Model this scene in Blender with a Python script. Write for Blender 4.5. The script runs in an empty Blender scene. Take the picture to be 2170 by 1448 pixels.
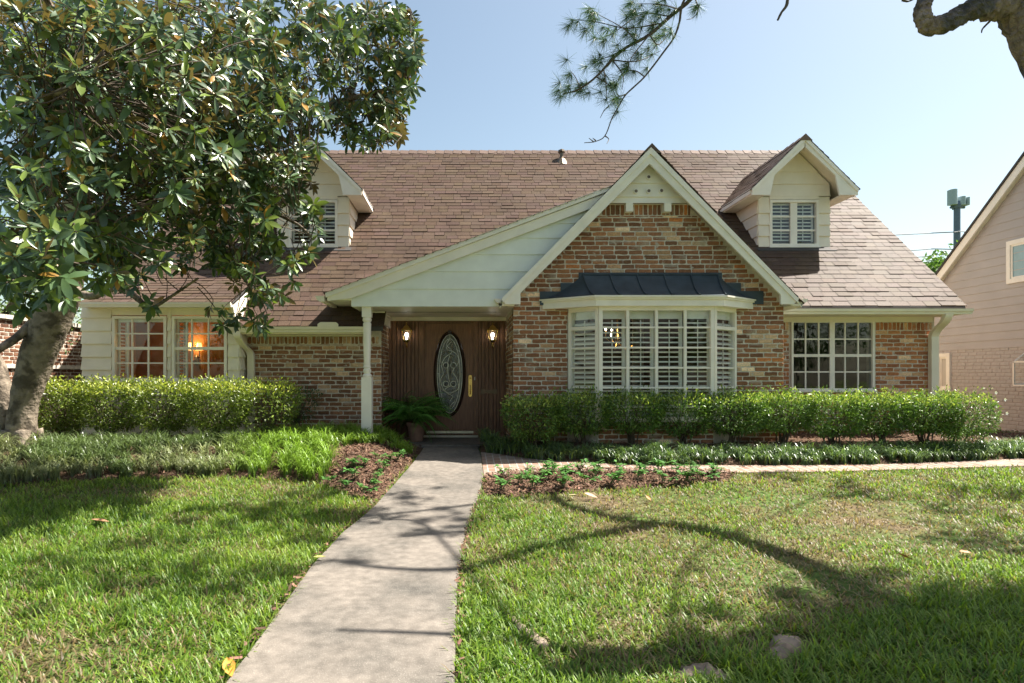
import bpy, bmesh, math, random
import numpy as np
from mathutils import Vector
random.seed(11)
rng = np.random.default_rng(7)
SC = bpy.context.scene
COL = SC.collection
F, PX, PY, CZ = 1300.0, 985.0, 795.0, 1.42
SUN = np.array([0.52, 0.16, 0.87]); SUN = SUN / np.linalg.norm(SUN)

# ------------------------------------------------------------------ basics
def W(px, py, Y):
    return np.array([(px - PX) / F * Y, Y, CZ + (PY - py) / F * Y])
def XZ(px, py, Y):
    p = W(px, py, Y); return (p[0], p[2])
def sst(a, b, x):
    t = np.clip((np.asarray(x, float) - a) / (b - a), 0, 1); return t * t * (3 - 2 * t)
def gz(x, y):
    x = np.asarray(x, float); y = np.asarray(y, float)
    return .2 * sst(5.5, 10.3, y) + .012 * np.sin(x * 1.3 + .4) * np.cos(y * 1.1) * sst(0, 3, 9.5 - y)
def bedz(x, y):
    return gz(x, y) + .02 + .17 * sst(8.0, 9.6, y)
def G(px, py, off=0.0, zf=gz):
    Y = 6.0
    for _ in range(60):
        X = (px - PX) / F * Y
        Yn = F * (CZ - float(zf(X, Y)) - off) / (py - PY)
        Y = .5 * Y + .5 * Yn
    return np.array([(px - PX) / F * Y, Y, float(zf(X, Y)) + off])
_tab = rng.random((8, 64, 64))
def vnoise(x, y, scale=1.0, k=0):
    x = np.asarray(x, float) * scale + 1000; y = np.asarray(y, float) * scale + 1000
    xi = np.floor(x).astype(int); yi = np.floor(y).astype(int)
    fx = x - xi; fy = y - yi; fx = fx * fx * (3 - 2 * fx); fy = fy * fy * (3 - 2 * fy)
    t = _tab[k]
    a = t[xi % 64, yi % 64]; b = t[(xi + 1) % 64, yi % 64]
    c = t[xi % 64, (yi + 1) % 64]; d = t[(xi + 1) % 64, (yi + 1) % 64]
    return (a * (1 - fx) + b * fx) * (1 - fy) + (c * (1 - fx) + d * fx) * fy
def fbm(x, y, s, k=0):
    return .55 * vnoise(x, y, s, k) + .3 * vnoise(x, y, s * 2.1, k + 1) + .15 * vnoise(x, y, s * 4.3, k + 2)
def inside(px, py, poly):
    px = np.asarray(px); py = np.asarray(py); r = np.zeros(px.shape, bool); n = len(poly)
    for i in range(n):
        x0, y0 = poly[i][:2]; x1, y1 = poly[(i + 1) % n][:2]
        if y0 == y1: continue
        c = ((y0 > py) != (y1 > py)) & (px < (x1 - x0) * (py - y0) / (y1 - y0) + x0)
        r ^= c
    return r
def unit(v):
    v = np.asarray(v, float); return v / np.maximum(np.linalg.norm(v, axis=-1, keepdims=True), 1e-9)
def cr(points, n):
    """Catmull-Rom through points (any dimension), n samples per span."""
    P = np.asarray(points, float); P = np.vstack([2 * P[0] - P[1], P, 2 * P[-1] - P[-2]])
    out = []
    for i in range(1, len(P) - 2):
        t = np.linspace(0, 1, n, endpoint=False)[:, None]
        a, b, c, d = P[i - 1], P[i], P[i + 1], P[i + 2]
        out.append(.5 * (2 * b + (c - a) * t + (2 * a - 5 * b + 4 * c - d) * t ** 2 + (-a + 3 * b - 3 * c + d) * t ** 3))
    out.append(P[-2][None]); return np.vstack(out)

class NB:
    def __init__(s):
        s.v = []; s.n = 0; s.lp = []; s.tt = []; s.mi = []; s.c = []
    def add(s, V, faces, mat=0, col=None):
        V = np.asarray(V, float).reshape(-1, 3); k = len(V)
        for f in faces:
            s.lp.append(np.asarray(f, np.int64) + s.n); s.tt.append(np.array([len(f)])); s.mi.append(np.array([mat]))
        s.v.append(V); s._c(k, col); s.n += k
    def _c(s, k, col):
        if col is None: c = np.ones((k, 3))
        else:
            c = np.asarray(col, float)
            if c.ndim == 1: c = np.tile(c, (k, 1))
        s.c.append(c)
    def inst(s, T, tf, P, R, S, col, mat=0, vcol=None):
        """T (k,3) template, tf faces, P (N,3), R (N,3,3) rows = local axes in world, S (N,) or (N,3), col (N,3)."""
        T = np.asarray(T, float); P = np.asarray(P, float); N, k = len(P), len(T)
        if N == 0: return
        S = np.asarray(S, float)
        L = T[None] * (S[:, None, None] if S.ndim == 1 else S[:, None, :])
        V = np.einsum('nki,nij->nkj', L, R) + P[:, None, :]
        C = np.repeat(np.asarray(col, float)[:, None, :], k, 1)
        if vcol is not None: C = C * np.asarray(vcol)[None, :, None]
        base = np.arange(N)[:, None] * k + s.n
        for f in tf:
            s.lp.append((base + np.asarray(f)[None]).ravel()); s.tt.append(np.full(N, len(f))); s.mi.append(np.full(N, mat))
        s.v.append(V.reshape(-1, 3)); s.c.append(C.reshape(-1, 3)); s.n += N * k
    def box(s, x0, x1, y0, y1, z0, z1, mat=0, col=None):
        V = [(x0, y0, z0), (x1, y0, z0), (x1, y1, z0), (x0, y1, z0), (x0, y0, z1), (x1, y0, z1), (x1, y1, z1), (x0, y1, z1)]
        s.add(V, [(0, 3, 2, 1), (4, 5, 6, 7), (0, 1, 5, 4), (1, 2, 6, 5), (2, 3, 7, 6), (3, 0, 4, 7)], mat, col)
    def prism(s, A, B, mat=0, col=None):
        n = len(A)
        s.add(list(A) + list(B), [tuple(range(n)), tuple(range(2 * n - 1, n - 1, -1))] + [(i, i + n, (i + 1) % n + n, (i + 1) % n) for i in range(n)], mat, col)
    def prismY(s, poly, y0, y1, mat=0, col=None):
        s.prism([(x, y0, z) for x, z in poly], [(x, y1, z) for x, z in poly], mat, col)
    def prismX(s, poly, x0, x1, mat=0, col=None):
        s.prism([(x0, y, z) for y, z in poly], [(x1, y, z) for y, z in poly], mat, col)
    def prismZ(s, poly, z0, z1, mat=0, col=None):
        s.prism([(x, y, z0) for x, y in poly], [(x, y, z1) for x, y in poly], mat, col)
    def tube(s, P, r, n=8, mat=0, col=None, noise=0.0, cap=True):
        P = np.asarray(P, float); m = len(P); r = np.broadcast_to(np.asarray(r, float), (m,))
        T = unit(np.gradient(P, axis=0)); u = np.cross(T[0], [0, 0, 1.])
        if np.linalg.norm(u) < 1e-3: u = np.array([1., 0, 0])
        u = unit(u); V = []
        a = np.arange(n) * 2 * math.pi / n
        for i in range(m):
            u = unit(u - T[i] * np.dot(u, T[i])); w = np.cross(T[i], u)
            rr = r[i] * (1 + (noise * (rng.random(n) - .5) * 2 if noise else 0))
            V.append(P[i] + (np.cos(a) * rr)[:, None] * u + (np.sin(a) * rr)[:, None] * w)
        fs = [(i * n + j, i * n + (j + 1) % n, (i + 1) * n + (j + 1) % n, (i + 1) * n + j) for i in range(m - 1) for j in range(n)]
        if cap: fs += [tuple(range(n - 1, -1, -1)), tuple((m - 1) * n + j for j in range(n))]
        s.add(np.vstack(V), fs, mat, col)
    def lathe(s, c, prof, n=20, mat=0, col=None):
        a = np.arange(n) * 2 * math.pi / n; V = []
        for r, z in prof:
            V.append(np.stack([c[0] + r * np.cos(a), c[1] + r * np.sin(a), np.full(n, c[2] + z)], 1))
        m = len(prof)
        fs = [(i * n + j, i * n + (j + 1) % n, (i + 1) * n + (j + 1) % n, (i + 1) * n + j) for i in range(m - 1) for j in range(n)]
        fs += [tuple(range(n - 1, -1, -1)), tuple((m - 1) * n + j for j in range(n))]
        s.add(np.vstack(V), fs, mat, col)
    def build(s, name, mats, parent=None, label=None, smooth=False, fix=False, cat=None, group=None, kind=None, local=False):
        me = bpy.data.meshes.new(name)
        V = np.vstack(s.v); me.vertices.add(len(V)); me.vertices.foreach_set('co', V.astype(np.float32).ravel())
        lp = np.concatenate(s.lp).astype(np.int32); tt = np.concatenate(s.tt).astype(np.int32)
        me.loops.add(len(lp)); me.loops.foreach_set('vertex_index', lp)
        me.polygons.add(len(tt)); st = np.concatenate([[0], np.cumsum(tt)[:-1]]).astype(np.int32)
        me.polygons.foreach_set('loop_start', st)
        me.polygons.foreach_set('material_index', np.concatenate(s.mi).astype(np.int32))
        me.polygons.foreach_set('use_smooth', np.full(len(tt), bool(smooth)))
        me.update(calc_edges=True)
        C = np.ones((len(V), 4), np.float32); C[:, :3] = np.vstack(s.c)
        at = me.attributes.new('Col', 'FLOAT_COLOR', 'POINT'); at.data.foreach_set('color', C.ravel())
        for m in (mats if isinstance(mats, (list, tuple)) else [mats]): me.materials.append(m)
        if fix:
            bm = bmesh.new(); bm.from_mesh(me); bmesh.ops.recalc_face_normals(bm, faces=bm.faces); bm.to_mesh(me); bm.free()
        o = bpy.data.objects.new(name, me); COL.objects.link(o)
        if parent is not None:
            o.parent = parent
            if not local and parent.type == 'EMPTY': o.location = -parent.location
        tag(o, label, cat, group, kind)
        return o
def tag(o, label=None, cat=None, group=None, kind=None):
    for k, v in (('label', label), ('category', cat), ('group', group), ('kind', kind)):
        if v: o[k] = v
    return o
def thing(name, label, cat, loc, group=None):
    e = bpy.data.objects.new(name, None); COL.objects.link(e); e.location = loc; e.empty_display_size = .2
    return tag(e, label, cat, group)
def copy_tree(o, parent=None):
    c = o.copy(); COL.objects.link(c)
    if parent is not None: c.parent = parent
    for ch in list(o.children): copy_tree(ch, c)
    return c
def frames(d, up):
    """rows: x across, y along d, z normal."""
    d = unit(d); x = unit(np.cross(d, up)); z = np.cross(x, d)
    return np.stack([x, d, z], 1)

# ------------------------------------------------------------------ materials
def mat(name, col=(.5, .5, .5), rough=.6, vcol=False, var=.15, vs=6., bump=0., bs=60., bdist=.01, trans=0., spec=.5, metal=0.,
        col2=None, c2s=3., c2t=(.5, .62), back=None, speck=None, stretch=None, coat=0.):
    m = bpy.data.materials.new(name); m.use_nodes = True; nt = m.node_tree; N = nt.nodes; L = nt.links
    bs_ = N['Principled BSDF']; out = N['Material Output']
    tc = N.new('ShaderNodeTexCoord'); src = tc.outputs['Object']
    if stretch:
        mp = N.new('ShaderNodeMapping'); mp.inputs['Scale'].default_value = stretch; L.new(src, mp.inputs['Vector']); src = mp.outputs['Vector']
    def noise(scale, det=4.):
        n = N.new('ShaderNodeTexNoise'); n.inputs['Scale'].default_value = scale; n.inputs['Detail'].default_value = det
        L.new(src, n.inputs['Vector']); return n.outputs['Fac']
    def ramp(fac, a, b):
        r = N.new('ShaderNodeMapRange'); r.inputs['From Min'].default_value = a; r.inputs['From Max'].default_value = b; L.new(fac, r.inputs['Value']); return r.outputs['Result']
    def mixc(fac, a, b, mode='MIX'):
        x = N.new('ShaderNodeMix'); x.data_type = 'RGBA'; x.blend_type = mode
        for sk, v in ((x.inputs[0], fac), (x.inputs[6], a), (x.inputs[7], b)):
            if isinstance(v, (int, float)): sk.default_value = v
            elif isinstance(v, tuple): sk.default_value = (*v[:3], 1)
            else: L.new(v, sk)
        return x.outputs[2]
    if vcol:
        a = N.new('ShaderNodeAttribute'); a.attribute_name = 'Col'; c = a.outputs['Color']
    else:
        r = N.new('ShaderNodeRGB'); r.outputs[0].default_value = (*col, 1); c = r.outputs[0]
    if col2 is not None: c = mixc(ramp(noise(c2s, 5.), *c2t), c, col2)
    if speck is not None:
        sc, thr, sco = speck
        v = N.new('ShaderNodeTexVoronoi'); v.inputs['Scale'].default_value = sc; L.new(src, v.inputs['Vector'])
        c = mixc(ramp(v.outputs['Distance'], thr, thr * .6), c, sco)
    if var:
        mr = N.new('ShaderNodeMapRange'); mr.inputs['From Min'].default_value = .3; mr.inputs['From Max'].default_value = .7
        mr.inputs['To Min'].default_value = 1 - var; mr.inputs['To Max'].default_value = 1 + var; L.new(noise(vs, 6.), mr.inputs['Value'])
        c = mixc(1.0, c, mr.outputs['Result'], 'MULTIPLY')
    if back is not None:
        g = N.new('ShaderNodeNewGeometry'); c = mixc(g.outputs['Backfacing'], c, back)
    L.new(c, bs_.inputs['Base Color']); bs_.inputs['Roughness'].default_value = rough
    bs_.inputs['Specular IOR Level'].default_value = spec; bs_.inputs['Metallic'].default_value = metal
    bs_.inputs['Coat Weight'].default_value = coat
    if bump:
        b = N.new('ShaderNodeBump'); b.inputs['Strength'].default_value = bump; b.inputs['Distance'].default_value = bdist
        L.new(noise(bs, 5.), b.inputs['Height']); L.new(b.outputs['Normal'], bs_.inputs['Normal'])
    if trans:
        t = N.new('ShaderNodeBsdfTranslucent'); x = N.new('ShaderNodeMixShader'); x.inputs[0].default_value = trans
        L.new(mixc(1.0, c, (1.25, 1.3, .7), 'MULTIPLY'), t.inputs['Color']); L.new(bs_.outputs[0], x.inputs[1]); L.new(t.outputs[0], x.inputs[2]); L.new(x.outputs[0], out.inputs['Surface'])
    return m
def emat(name, col, s):
    m = bpy.data.materials.new(name); m.use_nodes = True; b = m.node_tree.nodes['Principled BSDF']
    b.inputs['Base Color'].default_value = (*col, 1); b.inputs['Emission Color'].default_value = (*col, 1); b.inputs['Emission Strength'].default_value = s
    return m
def glassmat(name, tint=(.95, .97, .97), refl=.06, bump=0., bs=3., rough=.01):
    m = bpy.data.materials.new(name); m.use_nodes = True; nt = m.node_tree; N = nt.nodes; L = nt.links
    N.remove(N['Principled BSDF']); out = N['Material Output']
    t = N.new('ShaderNodeBsdfTransparent'); t.inputs[0].default_value = (*tint, 1)
    g = N.new('ShaderNodeBsdfGlossy'); g.inputs['Roughness'].default_value = rough
    fr = N.new('ShaderNodeFresnel'); ge = N.new('ShaderNodeNewGeometry'); io = N.new('ShaderNodeMapRange'); io.inputs['To Min'].default_value = 1.5; io.inputs['To Max'].default_value = 1 / 1.5; L.new(ge.outputs['Backfacing'], io.inputs['Value']); L.new(io.outputs['Result'], fr.inputs[0])
    ad = N.new('ShaderNodeMath'); ad.operation = 'ADD'; ad.inputs[1].default_value = refl; L.new(fr.outputs[0], ad.inputs[0])
    x = N.new('ShaderNodeMixShader'); L.new(ad.outputs[0], x.inputs[0]); L.new(t.outputs[0], x.inputs[1]); L.new(g.outputs[0], x.inputs[2]); L.new(x.outputs[0], out.inputs[0])
    if bump:
        tc = N.new('ShaderNodeTexCoord'); n = N.new('ShaderNodeTexNoise'); n.inputs['Scale'].default_value = bs; L.new(tc.outputs['Object'], n.inputs['Vector'])
        b = N.new('ShaderNodeBump'); b.inputs['Strength'].default_value = bump; b.inputs['Distance'].default_value = .02
        L.new(n.outputs['Fac'], b.inputs['Height']); L.new(b.outputs['Normal'], g.inputs['Normal'])
    return m
M = dict(
    cream=mat('cream_paint', (.83, .75, .62), .5, var=.06, vs=3, bump=.06, bs=25),
    white=mat('white_paint', (.86, .80, .71), .45, var=.06, vs=4, bump=.05, bs=30),
    brick=mat('brick', vcol=True, rough=.9, var=.22, vs=38, bump=.5, bs=55, bdist=.006, col2=(.50, .41, .34), c2s=9, c2t=(.62, .70), spec=.2),
    mortar=mat('mortar', (.60, .53, .45), .95, var=.2, vs=14, bump=.6, bs=45, bdist=.008, spec=.1),
    shingle=mat('shingle', vcol=True, rough=.5, var=.25, vs=60, bump=.12, bs=160, bdist=.004, spec=.032, col2=(.060, .042, .033), c2s=.8, c2t=(.52, .85)),
    dark=mat('roof_underlay', (.05, .045, .042), .8),
    metal=mat('slate_metal', (.045, .062, .078), .5, var=.25, vs=5, spec=.4),
    wood=mat('stained_wood', (.22, .115, .072), .42, var=.35, vs=7, stretch=(8, 8, .7), bump=.15, bs=12, spec=.35),
    doorwood=mat('door_wood', (.25, .125, .078), .4, var=.25, vs=6, stretch=(8, 8, .7), spec=.4),
    darkwood=mat('oval_moulding', (.035, .016, .011), .3),
    brass=mat('brass', (.75, .52, .2), .25, metal=1., var=.1),
    bronze=mat('bronze', (.16, .12, .08), .4, metal=.7),
    came=mat('lead_came', (.55, .55, .52), .3, metal=.8),
    chrome=mat('aluminium', (.6, .58, .52), .3, metal=.8),
    concrete=mat('concrete', (.180, .155, .130), .85, var=.24, vs=15, bump=.5, bs=100, bdist=.005, speck=(115, .25, (.29, .26, .22)), col2=(.085, .078, .068), c2s=1.7, c2t=(.42, .72), spec=.3),
    soil=mat('lawn_soil', (.14, .105, .062), .95, var=.4, vs=9, bump=.6, bs=40, bdist=.02, col2=(.075, .12, .03), c2s=1.1, c2t=(.35, .55), spec=.1),
    mulch=mat('mulch', (.11, .068, .045), .95, var=.45, vs=25, bump=.8, bs=50, bdist=.02, spec=.1),
    chip=mat('mulch_chip', vcol=True, rough=.9, var=.2, vs=60, spec=.15),
    grass=mat('grass_blade', vcol=True, rough=.45, var=0, trans=.45, spec=.45),
    strap=mat('strap_leaf', vcol=True, rough=.34, var=0, trans=.25, spec=.55),
    hedge=mat('hedge_leaf', vcol=True, rough=.36, var=0, trans=.3, spec=.55),
    magnolia=mat('magnolia_leaf', vcol=True, rough=.33, var=0, trans=.22, spec=.6, back=(.15, .112, .052)),
    tree=mat('tree_leaf', vcol=True, rough=.45, var=0, trans=.35),
    fern=mat('fern_leaf', vcol=True, rough=.5, var=0, trans=.3),
    needle=mat('pine_needle', vcol=True, rough=.5, var=0, trans=.25),
    bark=mat('grey_bark', (.235, .19, .145), .9, var=.35, vs=9, bump=1., bs=18, bdist=.03, col2=(.10, .08, .06), c2s=5, c2t=(.5, .6), spec=.2),
    pinebark=mat('pine_bark', (.25, .19, .165), .9, var=.5, vs=14, bump=1., bs=26, bdist=.06, col2=(.12, .105, .105), c2s=6, c2t=(.46, .54), spec=.2),
    twig=mat('twig', (.085, .062, .042), .85, var=.3, vs=20),
    terracotta=mat('terracotta', (.27, .15, .10), .85, var=.2, vs=9),
    paver=None,
    pinksiding=mat('beige_siding', (.415, .378, .36), .6, var=.06, vs=2, bump=.05, bs=30),
    pinkbrick=mat('painted_brick', (.44, .40, .378), .75, var=.08, vs=14, bump=.3, bs=40, bdist=.004),
    pinkmortar=mat('painted_mortar', (.39, .34, .31), .8, var=.08, vs=14),
    wall_int=mat('ochre_plaster', (.42, .18, .035), .8, var=.06, vs=2),
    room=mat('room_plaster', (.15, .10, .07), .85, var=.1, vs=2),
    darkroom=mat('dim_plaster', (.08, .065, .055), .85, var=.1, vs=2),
    carpet=mat('carpet', (.18, .15, .12), .95),
    fabric=mat('drape', (.55, .50, .44), .9, var=.08, vs=3),
    tower=mat('galvanised_paint', (.10, .14, .19), .5, var=.1),
    antenna=mat('antenna_grey', (.32, .40, .42), .5, var=.05),
    wire=mat('cable', (.12, .13, .14), .6),
    dead=mat('dead_leaf', vcol=True, rough=.6, var=.25, vs=40),
    root=mat('bare_root', (.24, .185, .14), .9, var=.3, vs=12, bump=.7, bs=25, bdist=.02),
    petal=mat('white_petal', (.8, .8, .78), .5, var=0, trans=.2),
    pale=mat('pale_board_paint', (.80, .82, .77), .5, var=.06, vs=4, bump=.05, bs=30),
    shutter=mat('shutter_paint', (.80, .77, .69), .5, var=.04),
    glass=glassmat('window_glass', refl=.0),
    wavyglass=glassmat('wavy_window_glass', tint=(.8, .82, .82), refl=.01, bump=.25, bs=2.2),
    blueglass=mat('blue_shade_glass', (.25, .40, .45), .15, var=.08),
    leadglass=mat('bevelled_glass', (.13, .14, .135), .12, var=.55, vs=14, bump=.7, bs=16, bdist=.03, spec=.8),
    bulb=emat('warm_bulb', (1, .85, .6), 5.), shade=emat('lit_lampshade', (1, .55, .17), .9), cool=emat('lantern_bulb', (1, .97, .9), 3.),
    lanternglass=glassmat('lantern_glass', refl=.05), siphon=mat('bell_white', (.8, .8, .78), .4))
def paver_mat():
    m = mat('brick_paver', (.4, .25, .18), .85, var=0, bump=0); nt = m.node_tree; N = nt.nodes; L = nt.links
    b = N.new('ShaderNodeTexBrick'); tc = N.new('ShaderNodeTexCoord'); mp = N.new('ShaderNodeMapping'); mp.inputs['Rotation'].default_value = (0, 0, math.radians(90))
    L.new(tc.outputs['Object'], mp.inputs['Vector']); L.new(mp.outputs[0], b.inputs['Vector'])
    b.inputs['Scale'].default_value = 1; b.inputs['Brick Width'].default_value = .21; b.inputs['Row Height'].default_value = .105; b.inputs['Mortar Size'].default_value = .008
    b.inputs['Color1'].default_value = (.22, .12, .08, 1); b.inputs['Color2'].default_value = (.29, .21, .16, 1); b.inputs['Mortar'].default_value = (.36, .32, .28, 1)
    n = N.new('ShaderNodeTexNoise'); n.inputs['Scale'].default_value = 7; n.inputs['Detail'].default_value = 6; L.new(tc.outputs['Object'], n.inputs['Vector'])
    x = N.new('ShaderNodeMix'); x.data_type = 'RGBA'; x.blend_type = 'OVERLAY'; x.inputs[0].default_value = .6; L.new(b.outputs['Color'], x.inputs[6]); L.new(n.outputs['Fac'], x.inputs[7])
    bs = N['Principled BSDF']; L.new(x.outputs[2], bs.inputs['Base Color'])
    bu = N.new('ShaderNodeBump'); bu.inputs['Strength'].default_value = .5; bu.inputs['Distance'].default_value = .01; bu.invert = True; L.new(b.outputs['Fac'], bu.inputs['Height']); L.new(bu.outputs[0], bs.inputs['Normal'])
    return m
M['paver'] = paver_mat()
# ------------------------------------------------------------------ wall helpers
def planeY(Y, s=-1):            # facade facing the street: outward = -Y
    return lambda u, z, d: (u, Y + s * d, z)
def planeX(X, s):               # side wall: u runs along Y, outward = s*X
    return lambda u, z, d: (X + s * d, u, z)
def planeAB(a, b):              # vertical plane through plan points a -> b (a left, seen from outside)
    a = np.array(a, float); b = np.array(b, float); t = (b - a) / np.linalg.norm(b - a); n = np.array([t[1], -t[0]])
    return lambda u, z, d: (a[0] + t[0] * u + n[0] * d, a[1] + t[1] * u + n[1] * d, z)
def gbox(nb, pl, u0, u1, z0, z1, d0, d1, mat=0, col=None):
    A = [pl(u0, z0, d1), pl(u1, z0, d1), pl(u1, z1, d1), pl(u0, z1, d1)]
    B = [pl(u0, z0, d0), pl(u1, z0, d0), pl(u1, z1, d0), pl(u0, z1, d0)]
    nb.prism(A, B, mat, col)
def clip(poly, ax, v, keep_gt):
    out = []
    for i in range(len(poly)):
        a, b = poly[i], poly[(i + 1) % len(poly)]
        ia = (a[ax] >= v) == keep_gt; ib = (b[ax] >= v) == keep_gt
        if ia: out.append(a)
        if ia != ib:
            t = (v - a[ax]) / (b[ax] - a[ax]); out.append((a[0] + t * (b[0] - a[0]), a[1] + t * (b[1] - a[1])))
    return out
def siding(nb, pl, poly, zs, lap=.02, mat=0):
    for z0, z1 in zip(zs[:-1], zs[1:]):
        p = clip(clip(list(poly), 1, z0, True), 1, z1, False)
        if len(p) < 3: continue
        fr = [pl(u, z, .003 + lap * (z1 - z) / (z1 - z0)) for u, z in p]; bk = [pl(u, z, -.03) for u, z in p]
        nb.prism(fr, bk, mat)
PAL = dict(
    norm=[((.17, .095, .066), 30), ((.13, .075, .055), 22), ((.215, .12, .08), 18), ((.26, .15, .095), 8), ((.10, .062, .05), 6), ((.33, .25, .18), 6), ((.42, .36, .29), 5), ((.62, .57, .5), 2.2), ((.36, .16, .07), 2)],
    grey=[((.15, .095, .075), 30), ((.19, .13, .10), 20), ((.12, .08, .065), 18), ((.33, .28, .225), 14), ((.42, .37, .3), 9), ((.22, .14, .10), 12)],
    warm=[((.27, .135, .075), 30), ((.22, .11, .07), 22), ((.33, .18, .095), 16), ((.16, .09, .062), 10), ((.42, .32, .22), 10), ((.5, .44, .36), 4)],
    left=[((.15, .088, .064), 34), ((.12, .075, .058), 18), ((.19, .115, .082), 18), ((.34, .28, .22), 12), ((.40, .35, .28), 7), ((.23, .14, .10), 8)],
    wall=[((.20, .115, .085), 30), ((.15, .085, .068), 22), ((.26, .16, .12), 18), ((.36, .28, .23), 8)],
    pink=[((.455, .40, .37), 10), ((.44, .385, .355), 10), ((.47, .41, .38), 6)])
def bricks(nb, pl, z0, z1, spans, pal='norm', bw=.222, bh=.0745, mat=1, soldier=False, dep=.007, ragged=1.0):
    sat = (1.46, 1.15, .90) if pal not in ('pink',) else (1, 1, 1)
    cols = [tuple((np.array(c) * .78 + np.array([.20, .125, .085]) * .22) * sat * (.55 if pal == 'wall' else 1.12)) if pal != 'pink' else c for c, w in PAL[pal]]; ws = np.array([w for c, w in PAL[pal]]); ws = ws / ws.sum()  # garden wall palette scaled darker: tree shade put into the brick colour
    def one(u0, u1, a, b):
        w, h = u1 - u0, b - a
        if w < .025: return
        c = .004 + .010 * random.random() * ragged
        pts = [(u0 + c, a), (u0 + w * .35, a), (u0 + w * .68, a), (u1 - c, a), (u1, a + c), (u1, a + h * .5), (u1, b - c), (u1 - c, b), (u0 + w * .66, b), (u0 + w * .33, b), (u0 + c, b), (u0, b - c), (u0, a + h * .5), (u0, a + c)]
        q = np.array(pts) + rng.normal(0, .0022 * ragged, (14, 2))
        if random.random() < .16 * ragged:      # chipped or smeared corner
            k = random.choice([0, 3, 4, 7, 10, 13]); q[k] += (np.array([(u0 + u1) / 2, (a + b) / 2]) - q[k]) * random.uniform(.12, .4)
        ctr = q.mean(0); inn = ctr + (q - ctr) * (np.maximum(0, 1 - .005 / np.array([w * .5, h * .5])))
        d = dep * random.uniform(.6, 1.25); tu, tz = random.uniform(-.02, .02), random.uniform(-.03, .03)
        V = [pl(p[0], p[1], d + tu * (p[0] - ctr[0]) + tz * (p[1] - ctr[1])) for p in inn] + [pl(p[0], p[1], d - .005) for p in q] + [pl(p[0], p[1], -.004) for p in q]
        n = 14
        fs = [tuple(range(n))] + [(i + n, (i + 1) % n + n, (i + 1) % n, i) for i in range(n)] + [(i + 2 * n, (i + 1) % n + 2 * n, (i + 1) % n + n, i + n) for i in range(n)]
        base = np.array(cols[rng.choice(len(cols), p=ws)]) * random.uniform(.82, 1.18)
        c3 = np.tile(base, (3 * n, 1)) * rng.uniform(.85, 1.15, (3 * n, 1))
        if random.random() < .13 and pal != 'pink':   # lime smear over one end
            m = (q[:, 0] > ctr[0]) if random.random() < .5 else (q[:, 1] > ctr[1]); m3 = np.concatenate([m, m, m])
            c3[m3] = c3[m3] * .45 + np.array([.42, .37, .30]) * .55
        nb.add(V, fs, mat, c3)
    if soldier:
        for (s0, s1) in spans((z0 + z1) / 2):
            u = s0
            while u < s1 - .02:
                w = min(bh * random.uniform(.85, 1.1), s1 - u); one(u + .007, u + w - .008, z0 + random.uniform(0, .012), z1 - random.uniform(.002, .012)); u += w
        return
    r = 0; z = z0
    while z < z1 - .02:
        zt = min(z + bh, z1); sp = spans((z + zt) / 2)
        for (s0, s1) in sp:
            u = s0 - (bw * .5 if r % 2 else 0) - random.uniform(0, .03)
            while u < s1:
                w = bw * random.uniform(.93, 1.07); a0, a1 = max(u + .008, s0), min(u + w - .008, s1)
                dz = random.uniform(-.003, .003)
                one(a0, a1, z + .0085 + dz, zt - .0075 + dz); u += w
        z += bh; r += 1
def rect_spans(u0, u1): return lambda z: [(u0, u1)]
def shingles(nb, O, U, V, N, ulen, vlen, rng_fn=None, expo=.14, mat=0, tint=(.100, .069, .052)):
    O, U, V, N = (np.asarray(a, float) for a in (O, U, V, N)); U, V, N = unit(U), unit(V), unit(N)
    P = []; C = []
    nk = int(math.ceil(vlen / expo))
    for k in range(nk):
        v0 = k * expo; v1 = min(v0 + expo * 1.12, vlen)
        for (a, b) in (rng_fn(v0) if rng_fn else [(0, ulen)]):
            u = a - random.uniform(0, .2); cw = random.uniform(.96, 1.04); wob = 0
            while u < b:
                w = random.choice([.165, .24, .30, .2, .27]) * random.uniform(.92, 1.05); u0, u1 = max(u, a - .012), min(u + w - .007, b + .012)
                t = random.choice([.008, .010, .012, .016]); dv = random.uniform(-.006, .004); wob = .7 * wob + random.uniform(-.002, .002)
                c = np.array(tint) * random.uniform(.88, 1.12) * cw * (1, random.uniform(.95, 1.05), random.uniform(.92, 1.08))
                P += [(u0, v0 + dv, t + wob), (u1, v0 + dv, t + wob), (u1, v1, .003), (u0, v1, .003), (u0, v0 + dv, -.01), (u1, v0 + dv, -.01)]; C += [c] * 4 + [c * .5] * 2
                u += w
    P = np.array(P); X = O + P[:, :1] * U + P[:, 1:2] * V + P[:, 2:] * N; k = len(P) // 6; b = np.arange(k)[:, None] * 6 + nb.n
    for f in ((0, 1, 2, 3), (4, 5, 1, 0)):
        nb.lp.append((b + np.array(f)[None]).ravel()); nb.tt.append(np.full(k, 4)); nb.mi.append(np.full(k, mat))
    nb.v.append(X); nb.c.append(np.array(C)); nb.n += len(P)
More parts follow.
